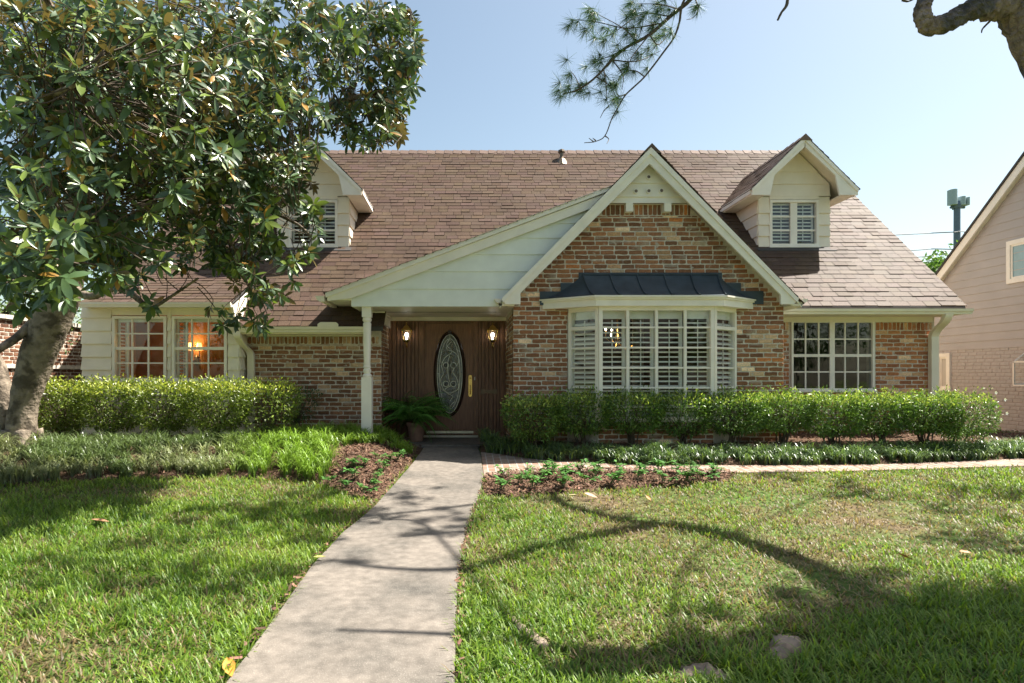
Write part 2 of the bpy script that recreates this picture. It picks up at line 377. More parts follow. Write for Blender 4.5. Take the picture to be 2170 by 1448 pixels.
def ridge_caps(nb, a, b, s, drop, w=.15, mat=0):
    """caps along a ridge a->b; s = horizontal side vector, drop = fall per metre sideways"""
    a, b, s = np.asarray(a, float), np.asarray(b, float), np.asarray(s, float); L = np.linalg.norm(b - a); d = (b - a) / L; t = 0
    while t < L:
        e = min(t + .3, L); p, q = a + d * t, a + d * e; z1, z0 = .024 + random.uniform(0, .008), .010; c = np.array((.16, .115, .095)) * random.uniform(.8, 1.2)
        dn = np.array([0, 0, -drop * w]); up = np.array([0, 0, 1.])
        V = [p + up * z1, p + s * w + dn + up * z1, p - s * w + dn + up * z1, q + up * z0, q + s * w + dn + up * z0, q - s * w + dn + up * z0]
        nb.add(V, [(0, 1, 4, 3), (0, 3, 5, 2), (0, 2, 1)], mat, c); t += .22
def window(parent, pl, u0, u1, z0, z1, cols, rows, fw=.05, mw=.02, mid=None, meet=None, glass='glass', frame='white', fd=.03, split=False, sub=False, label=None):
    nb = NB(); gbox(nb, pl, u0 - fw, u0, z0 - fw, z1 + fw, -.06, fd); gbox(nb, pl, u1, u1 + fw, z0 - fw, z1 + fw, -.06, fd)
    gbox(nb, pl, u0, u1, z1, z1 + fw, -.06, fd); gbox(nb, pl, u0, u1, z0 - fw, z0, -.06, fd); gbox(nb, pl, u0 - fw - .02, u1 + fw + .02, z0 - fw - .03, z0 - fw, -.06, fd + .035)
    us = [u0 + (u1 - u0) * i / cols for i in range(1, cols)]; zz = [z0 + (z1 - z0) * i / rows for i in range(1, rows)]
    for i, u in enumerate(us):
        h = mw * (1.9 if mid == i + 1 else .5); gbox(nb, pl, u - h, u + h, z0, z1, -.034, -.006 + (.012 if mid == i + 1 else 0))
    for i, z in enumerate(zz):
        h = mw * (1.1 if meet == i + 1 else .5); gbox(nb, pl, u0, u1, z - h, z + h, -.031, -.009 + (.014 if meet == i + 1 else 0))
    fr = nb.build('window_frame' if sub else 'window', M[frame], parent, label, fix=True)
    g = NB(); gbox(g, pl, u0, u1, z0, z1, -.024, -.018); p = g.build('window_pane', M[glass], parent if sub else fr)
    return fr
def louvres(nb, pl, u0, u1, z0, z1, d, stile=.045, top=.10, sp=.075, rod=True, tilt=0.0):
    gbox(nb, pl, u0, u0 + stile, z0, z1, d - .03, d); gbox(nb, pl, u1 - stile, u1, z0, z1, d - .03, d)
    gbox(nb, pl, u0 + stile, u1 - stile, z1 - top, z1, d - .03, d - .001); gbox(nb, pl, u0 + stile, u1 - stile, z0, z0 + .05, d - .03, d - .001)
    z = z0 + .09
    while z < z1 - top - .02:
        A = [pl(u0 + stile, z - .012 - tilt, d + .012), pl(u1 - stile, z - .012 - tilt, d + .012), pl(u1 - stile, z + .010 - tilt, d + .012), pl(u0 + stile, z + .010 - tilt, d + .012)]
        B = [pl(u0 + stile, z - .004, d - .045), pl(u1 - stile, z - .004, d - .045), pl(u1 - stile, z + .005, d - .045), pl(u0 + stile, z + .005, d - .045)]
        nb.prism(A, B); z += sp
    if rod: m = (u0 + u1) / 2; gbox(nb, pl, m - .006, m + .006, z0 + .07, z1 - top - .02, d + .016, d + .028)

# ------------------------------------------------------------------ the house
HL = (1.2, 10.0, .2)
H = thing('brick_house', 'brown brick house with steep shingle roof, cream gables, bay window and dark wooden front door', 'house', HL)
S0 = .918
def mz(Y): return CZ - 8.565 + S0 * Y           # main roof plane
# --- gable wall
pg = planeY(9.8); nb = NB(); x0, x1 = .776, 5.09; B0, B1, BZ0, BZ1 = 1.643, 4.335, .62, 2.60; ZT = 4.15
def gab(z): h = (4.80 - z) / 1.043; return max(x0, 2.9 - h), min(x1, 2.9 + h)
nb.prismY([(x0, .05), (B0, .05), (B0, 2.62), (x0, 2.62)], 9.8, 10.02); nb.prismY([(B1, .05), (x1, .05), (x1, 2.62), (B1, 2.62)], 9.8, 10.02)
nb.prismY([(B0, .05), (B1, .05), (B1, BZ0), (B0, BZ0)], 9.8, 10.02); nb.prismY([(x0, 2.62), (x1, 2.62), (x1 - .1, 2.75), (3.55, ZT), (2.25, ZT), (x0 + .1, 2.75)], 9.8, 10.02)
def sp(z):
    a, b = gab(z)
    return [(a, B0 - .004), (B1 + .004, b)] if z < BZ1 else [(a, b)]
bricks(nb, pg, .06, 3.968, sp, 'norm'); bricks(nb, pg, 3.968, ZT, sp, 'norm', soldier=True)
gw = nb.build('gable_wall', [M['mortar'], M['brick']], H)
# --- returns beside the porch
nb = NB(); nb.box(.776, .98, 9.81, 11.6, .05, 2.6); bricks(nb, planeX(.776, -1), .06, 2.42, rect_spans(9.8, 11.6), 'grey')
nb.build('porch_side_wall', [M['mortar'], M['brick']], H)
nb = NB(); nb.box(-1.65, -1.436, 10.56, 11.6, .05, 2.5); bricks(nb, planeX(-1.436, 1), .06, 2.34, rect_spans(10.55, 11.6), 'grey'); nb.build('porch_side_wall', [M['mortar'], M['brick']], H)
# --- left brick wall
nb = NB(); nb.box(-3.74, -1.436, 10.55, 10.75, .05, 2.12)
bricks(nb, planeY(10.55), .06, 1.947, rect_spans(-3.74, -1.44), 'left'); bricks(nb, planeY(10.55), 1.95, 2.085, rect_spans(-3.74, -1.44), 'left', soldier=True)
nb.build('brick_wall', [M['mortar'], M['brick']], H)
# --- right wing wall
RX0, RX1, RZ0, RZ1 = 5.84, 7.336, 1.141, 2.368; pr = planeY(11.0); nb = NB()
nb.box(5.09, RX0, 11.0, 11.2, .05, 2.5); nb.box(RX1, 8.42, 11.0, 11.2, .05, 2.5); nb.box(RX0, RX1, 11.0, 11.2, .05, RZ0); nb.box(RX0, RX1, 11.0, 11.2, RZ1, 2.5)
spr = lambda z: [(5.1, RX0 - .03), (RX1 + .03, 8.42)] if z > RZ0 - .03 else [(5.1, 8.42)]
bricks(nb, pr, .06, 2.22, spr, 'warm'); bricks(nb, pr, 2.22, 2.368, spr, 'warm', soldier=True)
nb.box(8.22, 8.42, 11.2, 19.8, .05, 2.5); bricks(nb, planeX(8.42, 1), .06, 2.4, rect_spans(11.0, 19.8), 'warm')
nb.prismX([(11.0, 2.5), (19.8, 2.5), (15.4, 6.75)], 8.3, 8.41)
nb.build('brick_wall', [M['mortar'], M['brick']], H)
# --- left siding wing (boards), corner returns
nb = NB(); pw = planeY(10.25); zs = [2.156 + .2168 * i for i in range(-9, 2)] + [2.585]; xa, xb = -6.39, -3.77
w1 = (XZ(245, 0, 10.25)[0], XZ(348, 0, 10.25)[0]); w2 = (XZ(371, 0, 10.25)[0], XZ(476, 0, 10.25)[0]); wz0, wz1 = XZ(0, 801, 10.25)[1], XZ(0, 676, 10.25)[1]
for (a, b, c, d) in ((xa, w1[0] - .06, .1, 2.585), (w1[1] + .06, w2[0] - .06, .1, 2.585), (w2[1] + .06, xb, .1, 2.585)):
    siding(nb, pw, [(a, c), (b, c), (b, d), (a, d)], zs, .03)
for (a, b) in (w1, w2):
    siding(nb, pw, [(a - .06, .1), (b + .06, .1), (b + .06, wz0 - .06), (a - .06, wz0 - .06)], zs, .03); nb.box(a - .06, b + .06, 10.24, 10.29, wz1 + .06, 2.585)
siding(nb, planeX(xb, 1), [(10.25, .1), (11.6, .1), (11.6, 2.6), (10.25, 2.6)], zs, .03); siding(nb, planeX(xa, -1), [(10.25, .1), (19.8, .1), (19.8, 2.6), (10.25, 2.6)], zs, .03)
nb.prismX([(10.3, 2.6), (19.8, 2.6), (15.4, 6.7), (11.4, 3.2)], -6.1, -6.05)
nb.prismX([(10.2, 2.1), (11.45, 3.27), (11.40, 3.20), (9.99, 2.53)], -3.80, -3.772)
nb.build('siding_wall', M['cream'], H, fix=True)
for (a, b) in (w1, w2): window(H, pw, a, b, wz0, wz1, 3, 4, fw=.045, mw=.023, meet=2)
# --- back and side closing walls
nb = NB(); nb.box(-6.35, 8.4, 19.6, 19.8, .05, 2.6); nb.build('back_wall', M['mortar'], H)
# --- right window
window(H, pr, RX0 + .04, RX1 - .04, RZ0 + .04, RZ1 - .01, 6, 4, fw=.035, mw=.023, mid=3, meet=2, glass='wavyglass')
# --- roofs
nb = NB(); vl = math.hypot(1, S0)
def mr(v):
    Y = 10.16 + v / vl + 1e-6; r = []
    if Y > 11.25: r.append((-6.23, -3.8))
    r.append((-3.8, -1.35))
    if Y > 10.5: r.append((-1.35, 8.64))
    if len(r) == 3: return [(-6.23, 8.64)]
    if Y > 10.5: return [(-3.8, 8.64)]
    return r
shingles(nb, (0, 10.16, mz(10.16) + .05), (1, 0, 0), (0, 1, S0), (0, -S0, 1), 0, (15.4 - 10.16) * vl, mr)
ridge_caps(nb, (-6.23, 15.4, mz(15.4) + .05), (8.64, 15.4, mz(15.4) + .05), (0, 1, 0), S0)
def slab(nb, x0, x1, ya, yb, t=.05, s=S0, zf=mz, m=1): nb.prismX([(ya, zf(ya) + .043), (yb, zf(yb) + .043), (yb, zf(yb) - t), (ya, zf(ya) - t)], x0, x1, m)
slab(nb, -3.8, -1.36, 10.18, 10.56); slab(nb, -3.8, 8.62, 10.56, 11.36); slab(nb, -6.21, 8.62, 11.36, 15.4)
nb.prismX([(15.4, mz(15.4) + .045), (20.3, mz(15.4) + .045 - 4.9 * S0), (20.3, mz(15.4) - .05 - 4.9 * S0), (15.4, mz(15.4) - .05)], -6.21, 8.62, 1)
nb.build('main_roof', [M['shingle'], M['dark']], H)
nb = NB(); sw = .495; zw = lambda Y: 2.583 + sw * (Y - 9.95)
shingles(nb, (-6.23, 9.95, 2.60), (1, 0, 0), (0, 1, sw), (0, -sw, 1), 2.44, 1.72); nb.prismX([(9.97, zw(9.97) + .01), (11.42, zw(11.42) + .01), (11.42, zw(11.42) - .06), (9.97, zw(9.97) - .06)], -6.21, -3.81, 1)
nb.build('wing_roof', [M['shingle'], M['dark']], H)
nb = NB(); g = 1.043; gx, gzz = 2.9, 4.985
for s in (-1, 1):
    O = (gx + s * 2.36, 9.52 if s < 0 else 13.4, gzz - 2.36 * g)
    if s < 0:
        shingles(nb, (gx - 2.36, 9.72, gzz - 2.36 * g), (0, -1, 0), (1, 0, g), (-g, 0, 1), .2, 2.36 * math.hypot(1, g)); shingles(nb, (gx - 1.0, 13.4, gzz - 1.0 * g), (0, -1, 0), (1, 0, g), (-g, 0, 1), 3.68, 1.0 * math.hypot(1, g))
    else: shingles(nb, (gx + 2.36, 9.52, gzz - 2.36 * g), (0, 1, 0), (-1, 0, g), (g, 0, 1), 3.88, 2.36 * math.hypot(1, g))
    A = [(gx, gzz - .012), (gx + s * 2.35, gzz - 2.35 * g - .012), (gx + s * 2.35, gzz - 2.35 * g - .06), (gx, gzz - .06)]
    nb.prismY(A, 9.56, 13.4 if s > 0 else 9.72, 1)
ridge_caps(nb, (gx, 9.5, gzz), (gx, 13.3, gzz), (1, 0, 0), g)
nb.build('gable_roof', [M['shingle'], M['white']], H)
nb = NB(); ps = .373; pz = lambda x: 2.675 + ps * (x + 2.2)
shingles(nb, (-2.2, 12.9, 2.69), (0, -1, 0), (1, 0, ps), (-ps, 0, 1), 3.32, 4.55 * math.hypot(1, ps))
nb.prismY([(-2.19, pz(-2.19) + .005), (2.3, pz(2.3) + .005), (2.3, pz(2.3) - .05), (-2.19, pz(-2.19) - .05)], 9.62, 12.7, 1)
nb.build('porch_roof', [M['shingle'], M['dark']], H)
# --- gable trim
YR = 9.52
def pp(pts, Y): return [XZ(px, py, Y) for px, py in pts]
nb = NB()
nb.prismY(pp([(1380, 314), (1064, 634), (1071, 645), (1103, 645), (1103, 621), (1377, 347)], YR), YR, YR + .045)
nb.prismY(pp([(1380, 314), (1377, 347), (1655, 625), (1655, 645), (1683, 645), (1692, 634)], YR), YR + .001, YR + .045)
nb.prismY(pp([(1380, 312), (1063, 633), (1066, 641), (1379, 326)], YR - .02), YR - .022, YR)
nb.prismY(pp([(1380, 312), (1379, 326), (1690, 641), (1693, 633)], YR - .02), YR - .022, YR)
nb.build('rake_board', M['white'], H, fix=True)
nb = NB(); ap = XZ(1377, 340, 9.72); zb = XZ(0, 432, 9.72)[1]; hw = (ap[1] - zb) / 1.0
nb.prismY([(ap[0] - hw, zb), (ap[0] + hw, zb), ap], 9.7, 9.8); zl = [XZ(0, y, 9.7)[1] for y in (432, 418, 389)] + [ap[1]]
siding(nb, planeY(9.7), [(ap[0] - hw, zb), (ap[0] + hw, zb), ap], zl, .022)
for a, b in ((1326, 1341), (1407, 1422)): nb.prismY(pp([(a, 449), (b, 449), (b, 431), (a, 431)], 9.69), 9.67, 9.79)
gs = nb.build('gable_siding', M['white'], H, fix=True)
for px, py in ((1374, 376), (1347, 406), (1374, 405.5), (1401, 405)):
    c = W(px, py, 9.68); v = NB(); a = np.arange(16) * math.pi / 8
    for r0, r1, y0, y1 in ((.036, .026, -.012, -.004),):
        V = [(c[0] + r0 * math.cos(t), 9.665 + y0, c[2] + r0 * math.sin(t)) for t in a] + [(c[0] + r1 * math.cos(t), 9.665 + y0, c[2] + r1 * math.sin(t)) for t in a] + [(c[0] + r0 * math.cos(t), 9.70, c[2] + r0 * math.sin(t)) for t in a]
        v.add(V, [(i, (i + 1) % 16, (i + 1) % 16 + 16, i + 16) for i in range(16)] + [(i, i + 32, (i + 1) % 16 + 32, (i + 1) % 16) for i in range(16)], 0)
        v.add([(c[0] + r1 * math.cos(t), 9.658, c[2] + r1 * math.sin(t)) for t in a], [tuple(range(16))], 1)
    v.build('vent', [M['white'], M['bronze']], gs)
# side soffits / eave boxes of the gable
for a, b, c, d, e in ((.58, .775, .55, .58, 11.4), (5.092, 5.24, 5.24, 5.27, 11.0)):
    nb = NB(); nb.box(a, b, 9.57, e, 2.50, 2.53); nb.box(c, d, 9.56, e, 2.5, 2.6); nb.build('soffit', M['white'], H)
# --- porch gable, beam, ceiling, post
nb = NB(); YP = 9.7; zp = [XZ(0, y, YP)[1] for y in (650, 613, 576, 540, 505, 474, 440, 405)]
poly = [XZ(745, 650, YP), XZ(1072, 650, YP), XZ(1286, 430, YP), XZ(1286, 416, YP), XZ(745, 625, YP)]
siding(nb, planeY(YP), poly, zp, .016); nb.build('porch_gable', M['pale'], H, fix=True)
nb = NB(); nb.prismY(pp([(693, 621), (1300, 394), (1300, 424), (745, 632), (694, 638)], 9.62), 9.62, 9.66); nb.prismY(pp([(689, 621), (1296, 393), (1296, 403), (690, 631)], 9.59), 9.585, 9.62)
nb.build('rake_board', M['white'], H, fix=True)
nb = NB(); nb.box(-2.16, .77, 9.66, 9.695, XZ(0, 650, 9.66)[1] + .012, XZ(0, 636, 9.66)[1]) if False else None
a = XZ(745, 650, 9.73); nb.box(a[0], .77, 9.73, 9.86, a[1], a[1] + .3); nb.box(-2.17, -1.79, 9.66, 10.7, 2.60, 2.63); nb.box(-1.79, -1.62, 9.86, 10.55, a[1], a[1] + .2)
nb.box(-1.62, -1.40, 10.45, 11.6, 2.30, 2.47); nb.box(-1.66, -1.36, 10.42, 11.6, 2.47, 2.50); nb.build('porch_beam', M['white'], H)
nb = NB(); nb.box(-1.62, .776, 9.86, 11.6, 2.505, 2.53); nb.box(-1.44, .776, 11.5, 11.59, 2.47, 2.505); nb.box(-1.44, .776, 11.53, 11.59, 2.44, 2.47); nb.build('porch_ceiling', M['white'], H)
nb = NB(); c = (-1.56, 9.8, 0); q = .073
nb.box(c[0] - q, c[0] + q, c[1] - q, c[1] + q, 2.34, 2.507); nb.box(c[0] - q - .008, c[0] + q + .008, c[1] - q - .008, c[1] + q + .008, .1, 1.385)
nb.lathe(c, [(.06, 1.385), (.073, 1.40), (.073, 1.42), (.05, 1.44), (.062, 1.47), (.066, 1.50), (.05, 1.525), (.062, 1.54), (.062, 1.555), (.052, 1.57), (.058, 1.8), (.064, 2.2), (.066, 2.24), (.052, 2.26), (.073, 2.29), (.073, 2.31), (.06, 2.345)], 24)
nb.build('porch_post', M['white'], H, fix=True)
# --- gutters and downspouts
def kgutter(nb, x0, x1, y, z): nb.prismX([(y, z), (y + .012, z - .045), (y + .035, z - .06), (y + .04, z - .09), (y + .12, z - .09), (y + .12, z)], x0, x1)
nb = NB(); kgutter(nb, 5.2, 8.66, 10.43, 2.55); nb.box(5.1, 8.55, 10.55, 11.0, 2.455, 2.475); nb.build('gutter', M['cream'], H, fix=True)
nb = NB(); nb.box(5.09, 8.36, 10.96, 11.0, 2.368, 2.475); nb.build('frieze_board', M['cream'], H)
nb = NB(); kgutter(nb, -3.72, -1.63, 10.06, 2.215); nb.prismY(pp([(673, 693), (717, 693), (717, 687), (712, 683), (679, 683), (673, 687)], 10.07), 10.062, 10.07); nb.build('gutter', M['cream'], H, fix=True)
nb = NB(); nb.box(-3.74, -1.62, 10.18, 10.55, 2.10, 2.13); nb.box(-3.74, -1.62, 10.49, 10.545, 2.085, 2.10); nb.box(-6.3, -3.79, 9.93, 9.965, 2.52, 2.60); nb.box(-6.3, -3.79, 9.965, 10.24, 2.54, 2.565); nb.box(-6.25, -3.79, 9.915, 9.93, 2.56, 2.60)
nb.build('fascia', M['cream'], H)
nb = NB(); L = [W(676, 632, 9.64)[0], 0]; nb.prismY([(-2.34, 2.66), (-2.32, 2.60), (-2.27, 2.57), (-2.2, 2.57), (-2.2, 2.66)], 9.6, 10.75); nb.build('gutter', M['cream'], H, fix=True)
for g_ in ([(.46, 2.61), (.48, 2.57), (.51, 2.545), (.549, 2.545), (.549, 2.61)], [(5.36, 2.61), (5.34, 2.57), (5.31, 2.545), (5.272, 2.545), (5.272, 2.61)]):
    nb = NB(); nb.prismY(g_, 9.57, 9.70); nb.build('gutter', M['cream'], H, fix=True)
def spout(path, w, d, name='downspout'):
    nb = NB(); P = cr(path, 7); m = len(P); V = []
    for i, p in enumerate(P):
        V += [(p[0] - w, p[1] - d, p[2]), (p[0] + w, p[1] - d, p[2]), (p[0] + w, p[1] + d, p[2]), (p[0] - w, p[1] + d, p[2])]
    nb.add(V, [(i * 4 + j, i * 4 + (j + 1) % 4, i * 4 + 4 + (j + 1) % 4, i * 4 + 4 + j) for i in range(m - 1) for j in range(4)] + [(0, 1, 2, 3), ((m - 1) * 4, (m - 1) * 4 + 1, (m - 1) * 4 + 2, (m - 1) * 4 + 3)])
    nb.build(name, M['cream'], H, fix=True)
spout([(8.27, 10.5, 2.47), (8.27, 10.53, 2.40), (8.29, 10.62, 2.32), (8.33, 10.82, 2.22), (8.345, 10.92, 2.12), (8.35, 10.93, 2.0), (8.35, 10.93, 1.2), (8.35, 10.93, .2)], .065, .045)
spout([(-3.75, 10.12, 2.14), (-3.75, 10.14, 2.04), (-3.72, 10.3, 1.92), (-3.66, 10.46, 1.80), (-3.65, 10.48, 1.6), (-3.65, 10.48, .9), (-3.65, 10.48, .2)], .055, .04)
# --- plumbing vent on the ridge
nb = NB(); vp = np.array([(1190 - PX) / F * 15.0, 15.0, mz(15.0) + .04]); nb.lathe(vp, [(.20, -.14), (.10, .02), (.06, .05), (.045, .1), (.045, .2), (.09, .2), (.075, .25), (.02, .28)], 12); nb.build('vent_pipe', M['bronze'], H)

# --- dormers
def dormer(cx):
    pf = planeY(12.03); dz = lambda y, Y=11.65: CZ + (PY - y) / F * Y
    dx = lambda px, Y=11.65: cx + (px - 1705) / F * Y
    zs = [3.5, 3.70, 3.919, 4.14, 4.36, 4.59, 4.92, 5.16, 5.4, 5.95]; hw = .70; wu0, wu1, wz0, wz1 = cx - .43, cx + .43, 3.99, 4.80
    nb = NB()
    siding(nb, pf, [(cx - hw, 3.5), (wu0 - .05, 3.5), (wu0 - .05, 4.92), (cx - hw, 4.92)], zs, .028); siding(nb, pf, [(wu1 + .05, 3.5), (cx + hw, 3.5), (cx + hw, 4.92), (wu1 + .05, 4.92)], zs, .028)
    siding(nb, pf, [(wu0 - .05, 3.5), (wu1 + .05, 3.5), (wu1 + .05, 3.93), (wu0 - .05, 3.93)], zs, .02)
    nb.box(wu0 - .05, wu1 + .05, 12.01, 12.06, 4.86, 4.925)
    siding(nb, pf, [(cx - hw, 4.92), (cx + hw, 4.92), (cx + hw, 5.15), (cx, 5.87), (cx - hw, 5.15)], zs, .022)
    for s in (-1, 1):
        siding(nb, planeX(cx + s * (hw - .002), s), [(12.035, 3.5), (13.35, 4.95), (12.035, 4.95)], zs, .028)
    body = nb.build('dormer', M['cream'], H, fix=True)
    nb = NB(); az = dz(288)
    for s in (-1, 1):
        O = (cx - 1.03, 14.5, az - 1.03) if s < 0 else (cx + 1.03, 11.62, az - 1.03)
        shingles(nb, O, (0, -1 if s < 0 else 1, 0), (-s, 0, 1), (s, 0, 1), 2.88, 1.03 * 1.414)
        nb.prismY([(cx, az - .01), (cx + s * 1.02, az - 1.03), (cx + s * 1.02, az - 1.085), (cx, az - .065)], 11.66, 14.5, 1)
    ridge_caps(nb, (cx, 11.6, az), (cx, 14.4, az), (1, 0, 0), 1.0, .13); nb.build('dormer_roof', [M['shingle'], M['cream']], body)
    nb = NB(); Y = 11.65; l = [(1705, 292), (1593, 402), (1592, 414), (1631, 414), (1640, 372), (1703, 313)]
    for s in (1, -1):
        P = [(cx + s * (px - 1704.5) / F * Y, dz(py)) for px, py in l]; nb.prismY(P, Y - .02 - .001 * s, Y + .02)
        P = [(cx + s * (px - 1704.5) / F * Y, dz(py)) for px, py in [(1704.5, 290), (1591, 402), (1593, 408), (1704.5, 300)]]; nb.prismY(P, Y - .04 - .001 * s, Y - .02)
        xe = cx + s * 1.0; nb.box(min(xe, xe + s * .03), max(xe, xe + s * .03), Y + .02, 12.95, az - 1.1, az - 1.0)
        nb.box(min(cx + s * (hw + .03), xe), max(cx + s * (hw + .03), xe), Y + .02, 12.95, az - 1.12, az - 1.10)
    nb.build('rake_board', M['white'], body, fix=True)
    window(body, pf, wu0, wu1, wz0, wz1, 2, 3, fw=.05, mw=.035, mid=1, sub=True)
    nb = NB(); louvres(nb, pf, wu0, cx, wz0, wz1, -.09, stile=.03, top=.03, sp=.07); louvres(nb, pf, cx, wu1, wz0, wz1, -.09, stile=.03, top=.03, sp=.07); nb.build('shutter', M['shutter'], body)
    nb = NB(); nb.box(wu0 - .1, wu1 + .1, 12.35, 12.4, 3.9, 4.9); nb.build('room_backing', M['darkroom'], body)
    nb = NB(); nb.prismX([(12.0, mz(12.0) + .055), (11.88, mz(11.88) + .075), (11.88, mz(11.88) + .06), (12.0, mz(12.0) + .03)], cx - .76, cx + .76); nb.build('flashing', M['dark'], body)
dormer(6.45); dormer(-2.97)

# --- bay window
bay = NB(); A, Bp, Cp, D = (1.66, 9.79), (2.054, 9.4), (3.818, 9.4), (4.32, 9.79); zh, zsill = 2.47, .78
rows = [2.15, 1.84, 1.53, 1.225, .93]
gl = NB(); sh = NB()
for a, b, nc in ((A, Bp, 1), (Bp, Cp, 4), (Cp, D, 1)):
    pl = planeAB(a, b); Ln = math.hypot(b[0] - a[0], b[1] - a[1])
    gbox(bay, pl, 0, Ln, zh - .06, zh, -.06, .015); gbox(bay, pl, 0, Ln, zsill - .08, zsill, -.06, .03)
    e = .055; gbox(bay, pl, 0, e, zsill, zh - .06, -.07, .02); gbox(bay, pl, Ln - e, Ln, zsill, zh - .06, -.07, .021)
    for i in range(1, nc): u = Ln * i / nc; gbox(bay, pl, u - .020, u + .020, zsill, zh - .06, -.05, .012)
    for k, z in enumerate(rows):
        h = .026 if (nc == 1 and k == 0) else .013; gbox(bay, pl, e, Ln - e, z - h, z + h, -.04, .006 + (.014 if (nc == 1 and k == 0) else 0))
    gbox(gl, pl, e, Ln - e, zsill, zh - .06, -.022, -.017)
    for i in range(nc): louvres(sh, pl, Ln * i / nc + .012, Ln * (i + 1) / nc - .012, zsill + .01, zh - .05, -.10 if nc == 4 else -.055, stile=.05, top=.13, sp=.0752, tilt=.008 if nc == 4 else .03)
bw = bay.build('bay_window', M['white'], H, fix=True); gl.build('window_pane', M['glass'], bw); sh.build('shutter', M['shutter'], bw)
nb = NB(); nb.prismZ([(A[0], 9.8), (Bp[0], 9.42), (Cp[0], 9.42), (D[0], 9.8)], .05, zsill - .08)
pl = planeAB((Bp[0], 9.42), (Cp[0], 9.42)); bricks(nb, pl, .06, zsill - .08, rect_spans(0, Cp[0] - Bp[0]), 'norm'); nb.build('bay_base', [M['mortar'], M['brick']], H)
nb = NB(); f0 = [(1.24, 9.785), (1.99, 9.3), (3.93, 9.3), (4.60, 9.785)]
def grow(p, d): return [(p[0][0] - d, p[0][1]), (p[1][0] - d * .6, p[1][1] - d), (p[2][0] + d * .6, p[2][1] - d), (p[3][0] + d, p[3][1])]
nb.prismZ(f0, 2.47, 2.572); nb.prismZ(grow(f0, .03), 2.572, 2.60); nb.prismZ(grow(f0, .055), 2.60, 2.625); nb.build('bay_cornice', M['white'], bw, fix=True)
nb = NB(); nt = 12; zt, zb = 3.02, 2.628; xl0, xr0 = 1.88, 4.03; pts = []
for i in range(nt + 1):
    t = i / nt; z = zb + (zt - zb) * (1 - t) ** 1.7; y = 9.775 - .52 * (t ** 1.05); hl = 1.88 + (1.96 - 1.88) * t; hr = 4.03 - (4.03 - 3.96) * t; wl = 1.88 - (1.88 - 1.18) * t; wr = 4.03 + (4.66 - 4.03) * t
    pts.append(((wl, 9.775, z), (hl, y, z), (hr, y, z), (wr, 9.775, z)))
V = [p for r in pts for p in r]; nb.add(V, [(i * 4 + j, i * 4 + j + 1, i * 4 + 5 + j, i * 4 + 4 + j) for i in range(nt) for j in range(3)])
for k in range(6):
    f = k / 5; P = [np.array(r[1]) * (1 - f) + np.array(r[2]) * f + np.array([0, -.006, .008]) for r in pts]; nb.tube(P, .011, 6)
nb.tube([np.array(pts[0][1]) + (0, -.01, 0), np.array(pts[0][2]) + (0, -.01, 0)], .012, 6)
nb.prismY(pp([(1144, 647), (1144, 618), (1188, 618), (1188, 600), (1226, 600), (1226, 578), (1530, 578), (1530, 600), (1570, 600), (1570, 617), (1618, 617), (1618, 645)], 9.78), 9.776, 9.784)
nb.build('bay_canopy', M['metal'], bw)

# --- entrance: fluted panelling, door, lanterns, mail slot
YD = 11.6; nb = NB(); nb.box(-1.5, .776, YD, YD + .1, .2, 2.5)
dxl, dxr = XZ(888, 0, YD)[0], XZ(1013, 0, YD)[0]
for a, b in ((-1.44, dxl), (dxr, .776)):
    u = a; k = 0
    while u < b - .01:
        w = min(random.choice([.06, .085, .07]), b - u); d = (.05, .042, .046)[k % 3]; nb.box(u + .009, u + w - .009, YD - d, YD, .25, 2.44 - .002 * (k % 2)); u += w; k += 1
nb.box(dxl, dxl + .10, YD - .05, YD, .25, 2.42); nb.box(dxr - .09, dxr, YD - .05, YD, .25, 2.42); nb.box(dxl + .10, dxr - .09, YD - .05, YD, 2.395, 2.42); nb.box(-1.44, .776, YD - .035, YD, 2.42, 2.47)
nb.build('entrance_panelling', M['wood'], H)
nb = NB(); s0, s1 = XZ(902, 915, YD); t0, t1 = XZ(1003.5, 685, YD)
nb.box(dxl + .10, dxr - .09, YD - .018, YD - .001, .33, 2.395); nb.box(s0 + .012, t0 - .012, YD - .035, YD - .018, s1 + .05, t1 - .012)
door = nb.build('front_door', M['doorwood'], H)
oc = W(953, 792.5, YD); ox, oz = oc[0], oc[2]; ry = YD - .035
def ell(a, b, n=64, ph=0): t = np.arange(n + 1) * 2 * math.pi / n + ph; return np.stack([ox + a * np.cos(t), np.full(n + 1, ry), oz + b * np.sin(t)], 1)
nb = NB(); n = 72
def ringprof(nb, prof, mat=0):
    t = np.arange(n) * 2 * math.pi / n; V = []
    for a, b, d in prof: V.append(np.stack([ox + a * np.cos(t), np.full(n, ry - d), oz + b * np.sin(t)], 1))
    m = len(prof); nb.add(np.vstack(V), [(i * n + j, i * n + (j + 1) % n, (i + 1) * n + (j + 1) % n, (i + 1) * n + j) for i in range(m - 1) for j in range(n)], mat)
ringprof(nb, [(.305, .805, 0), (.30, .80, .03), (.285, .785, .042), (.27, .77, .03), (.258, .758, .034), (.245, .745, .02), (.243, .743, .0)])
for s in (-1, 1): nb.box(ox - .03, ox + .03, ry - .05, ry, oz + s * .78 - .035, oz + s * .78 + .035)
nb.build('oval_moulding', M['darkwood'], door, smooth=False)
nb = NB(); t = np.arange(n) * 2 * math.pi / n; nb.add(np.stack([ox + .244 * np.cos(t), np.full(n, ry - .006), oz + .744 * np.sin(t)], 1), [tuple(range(n))])
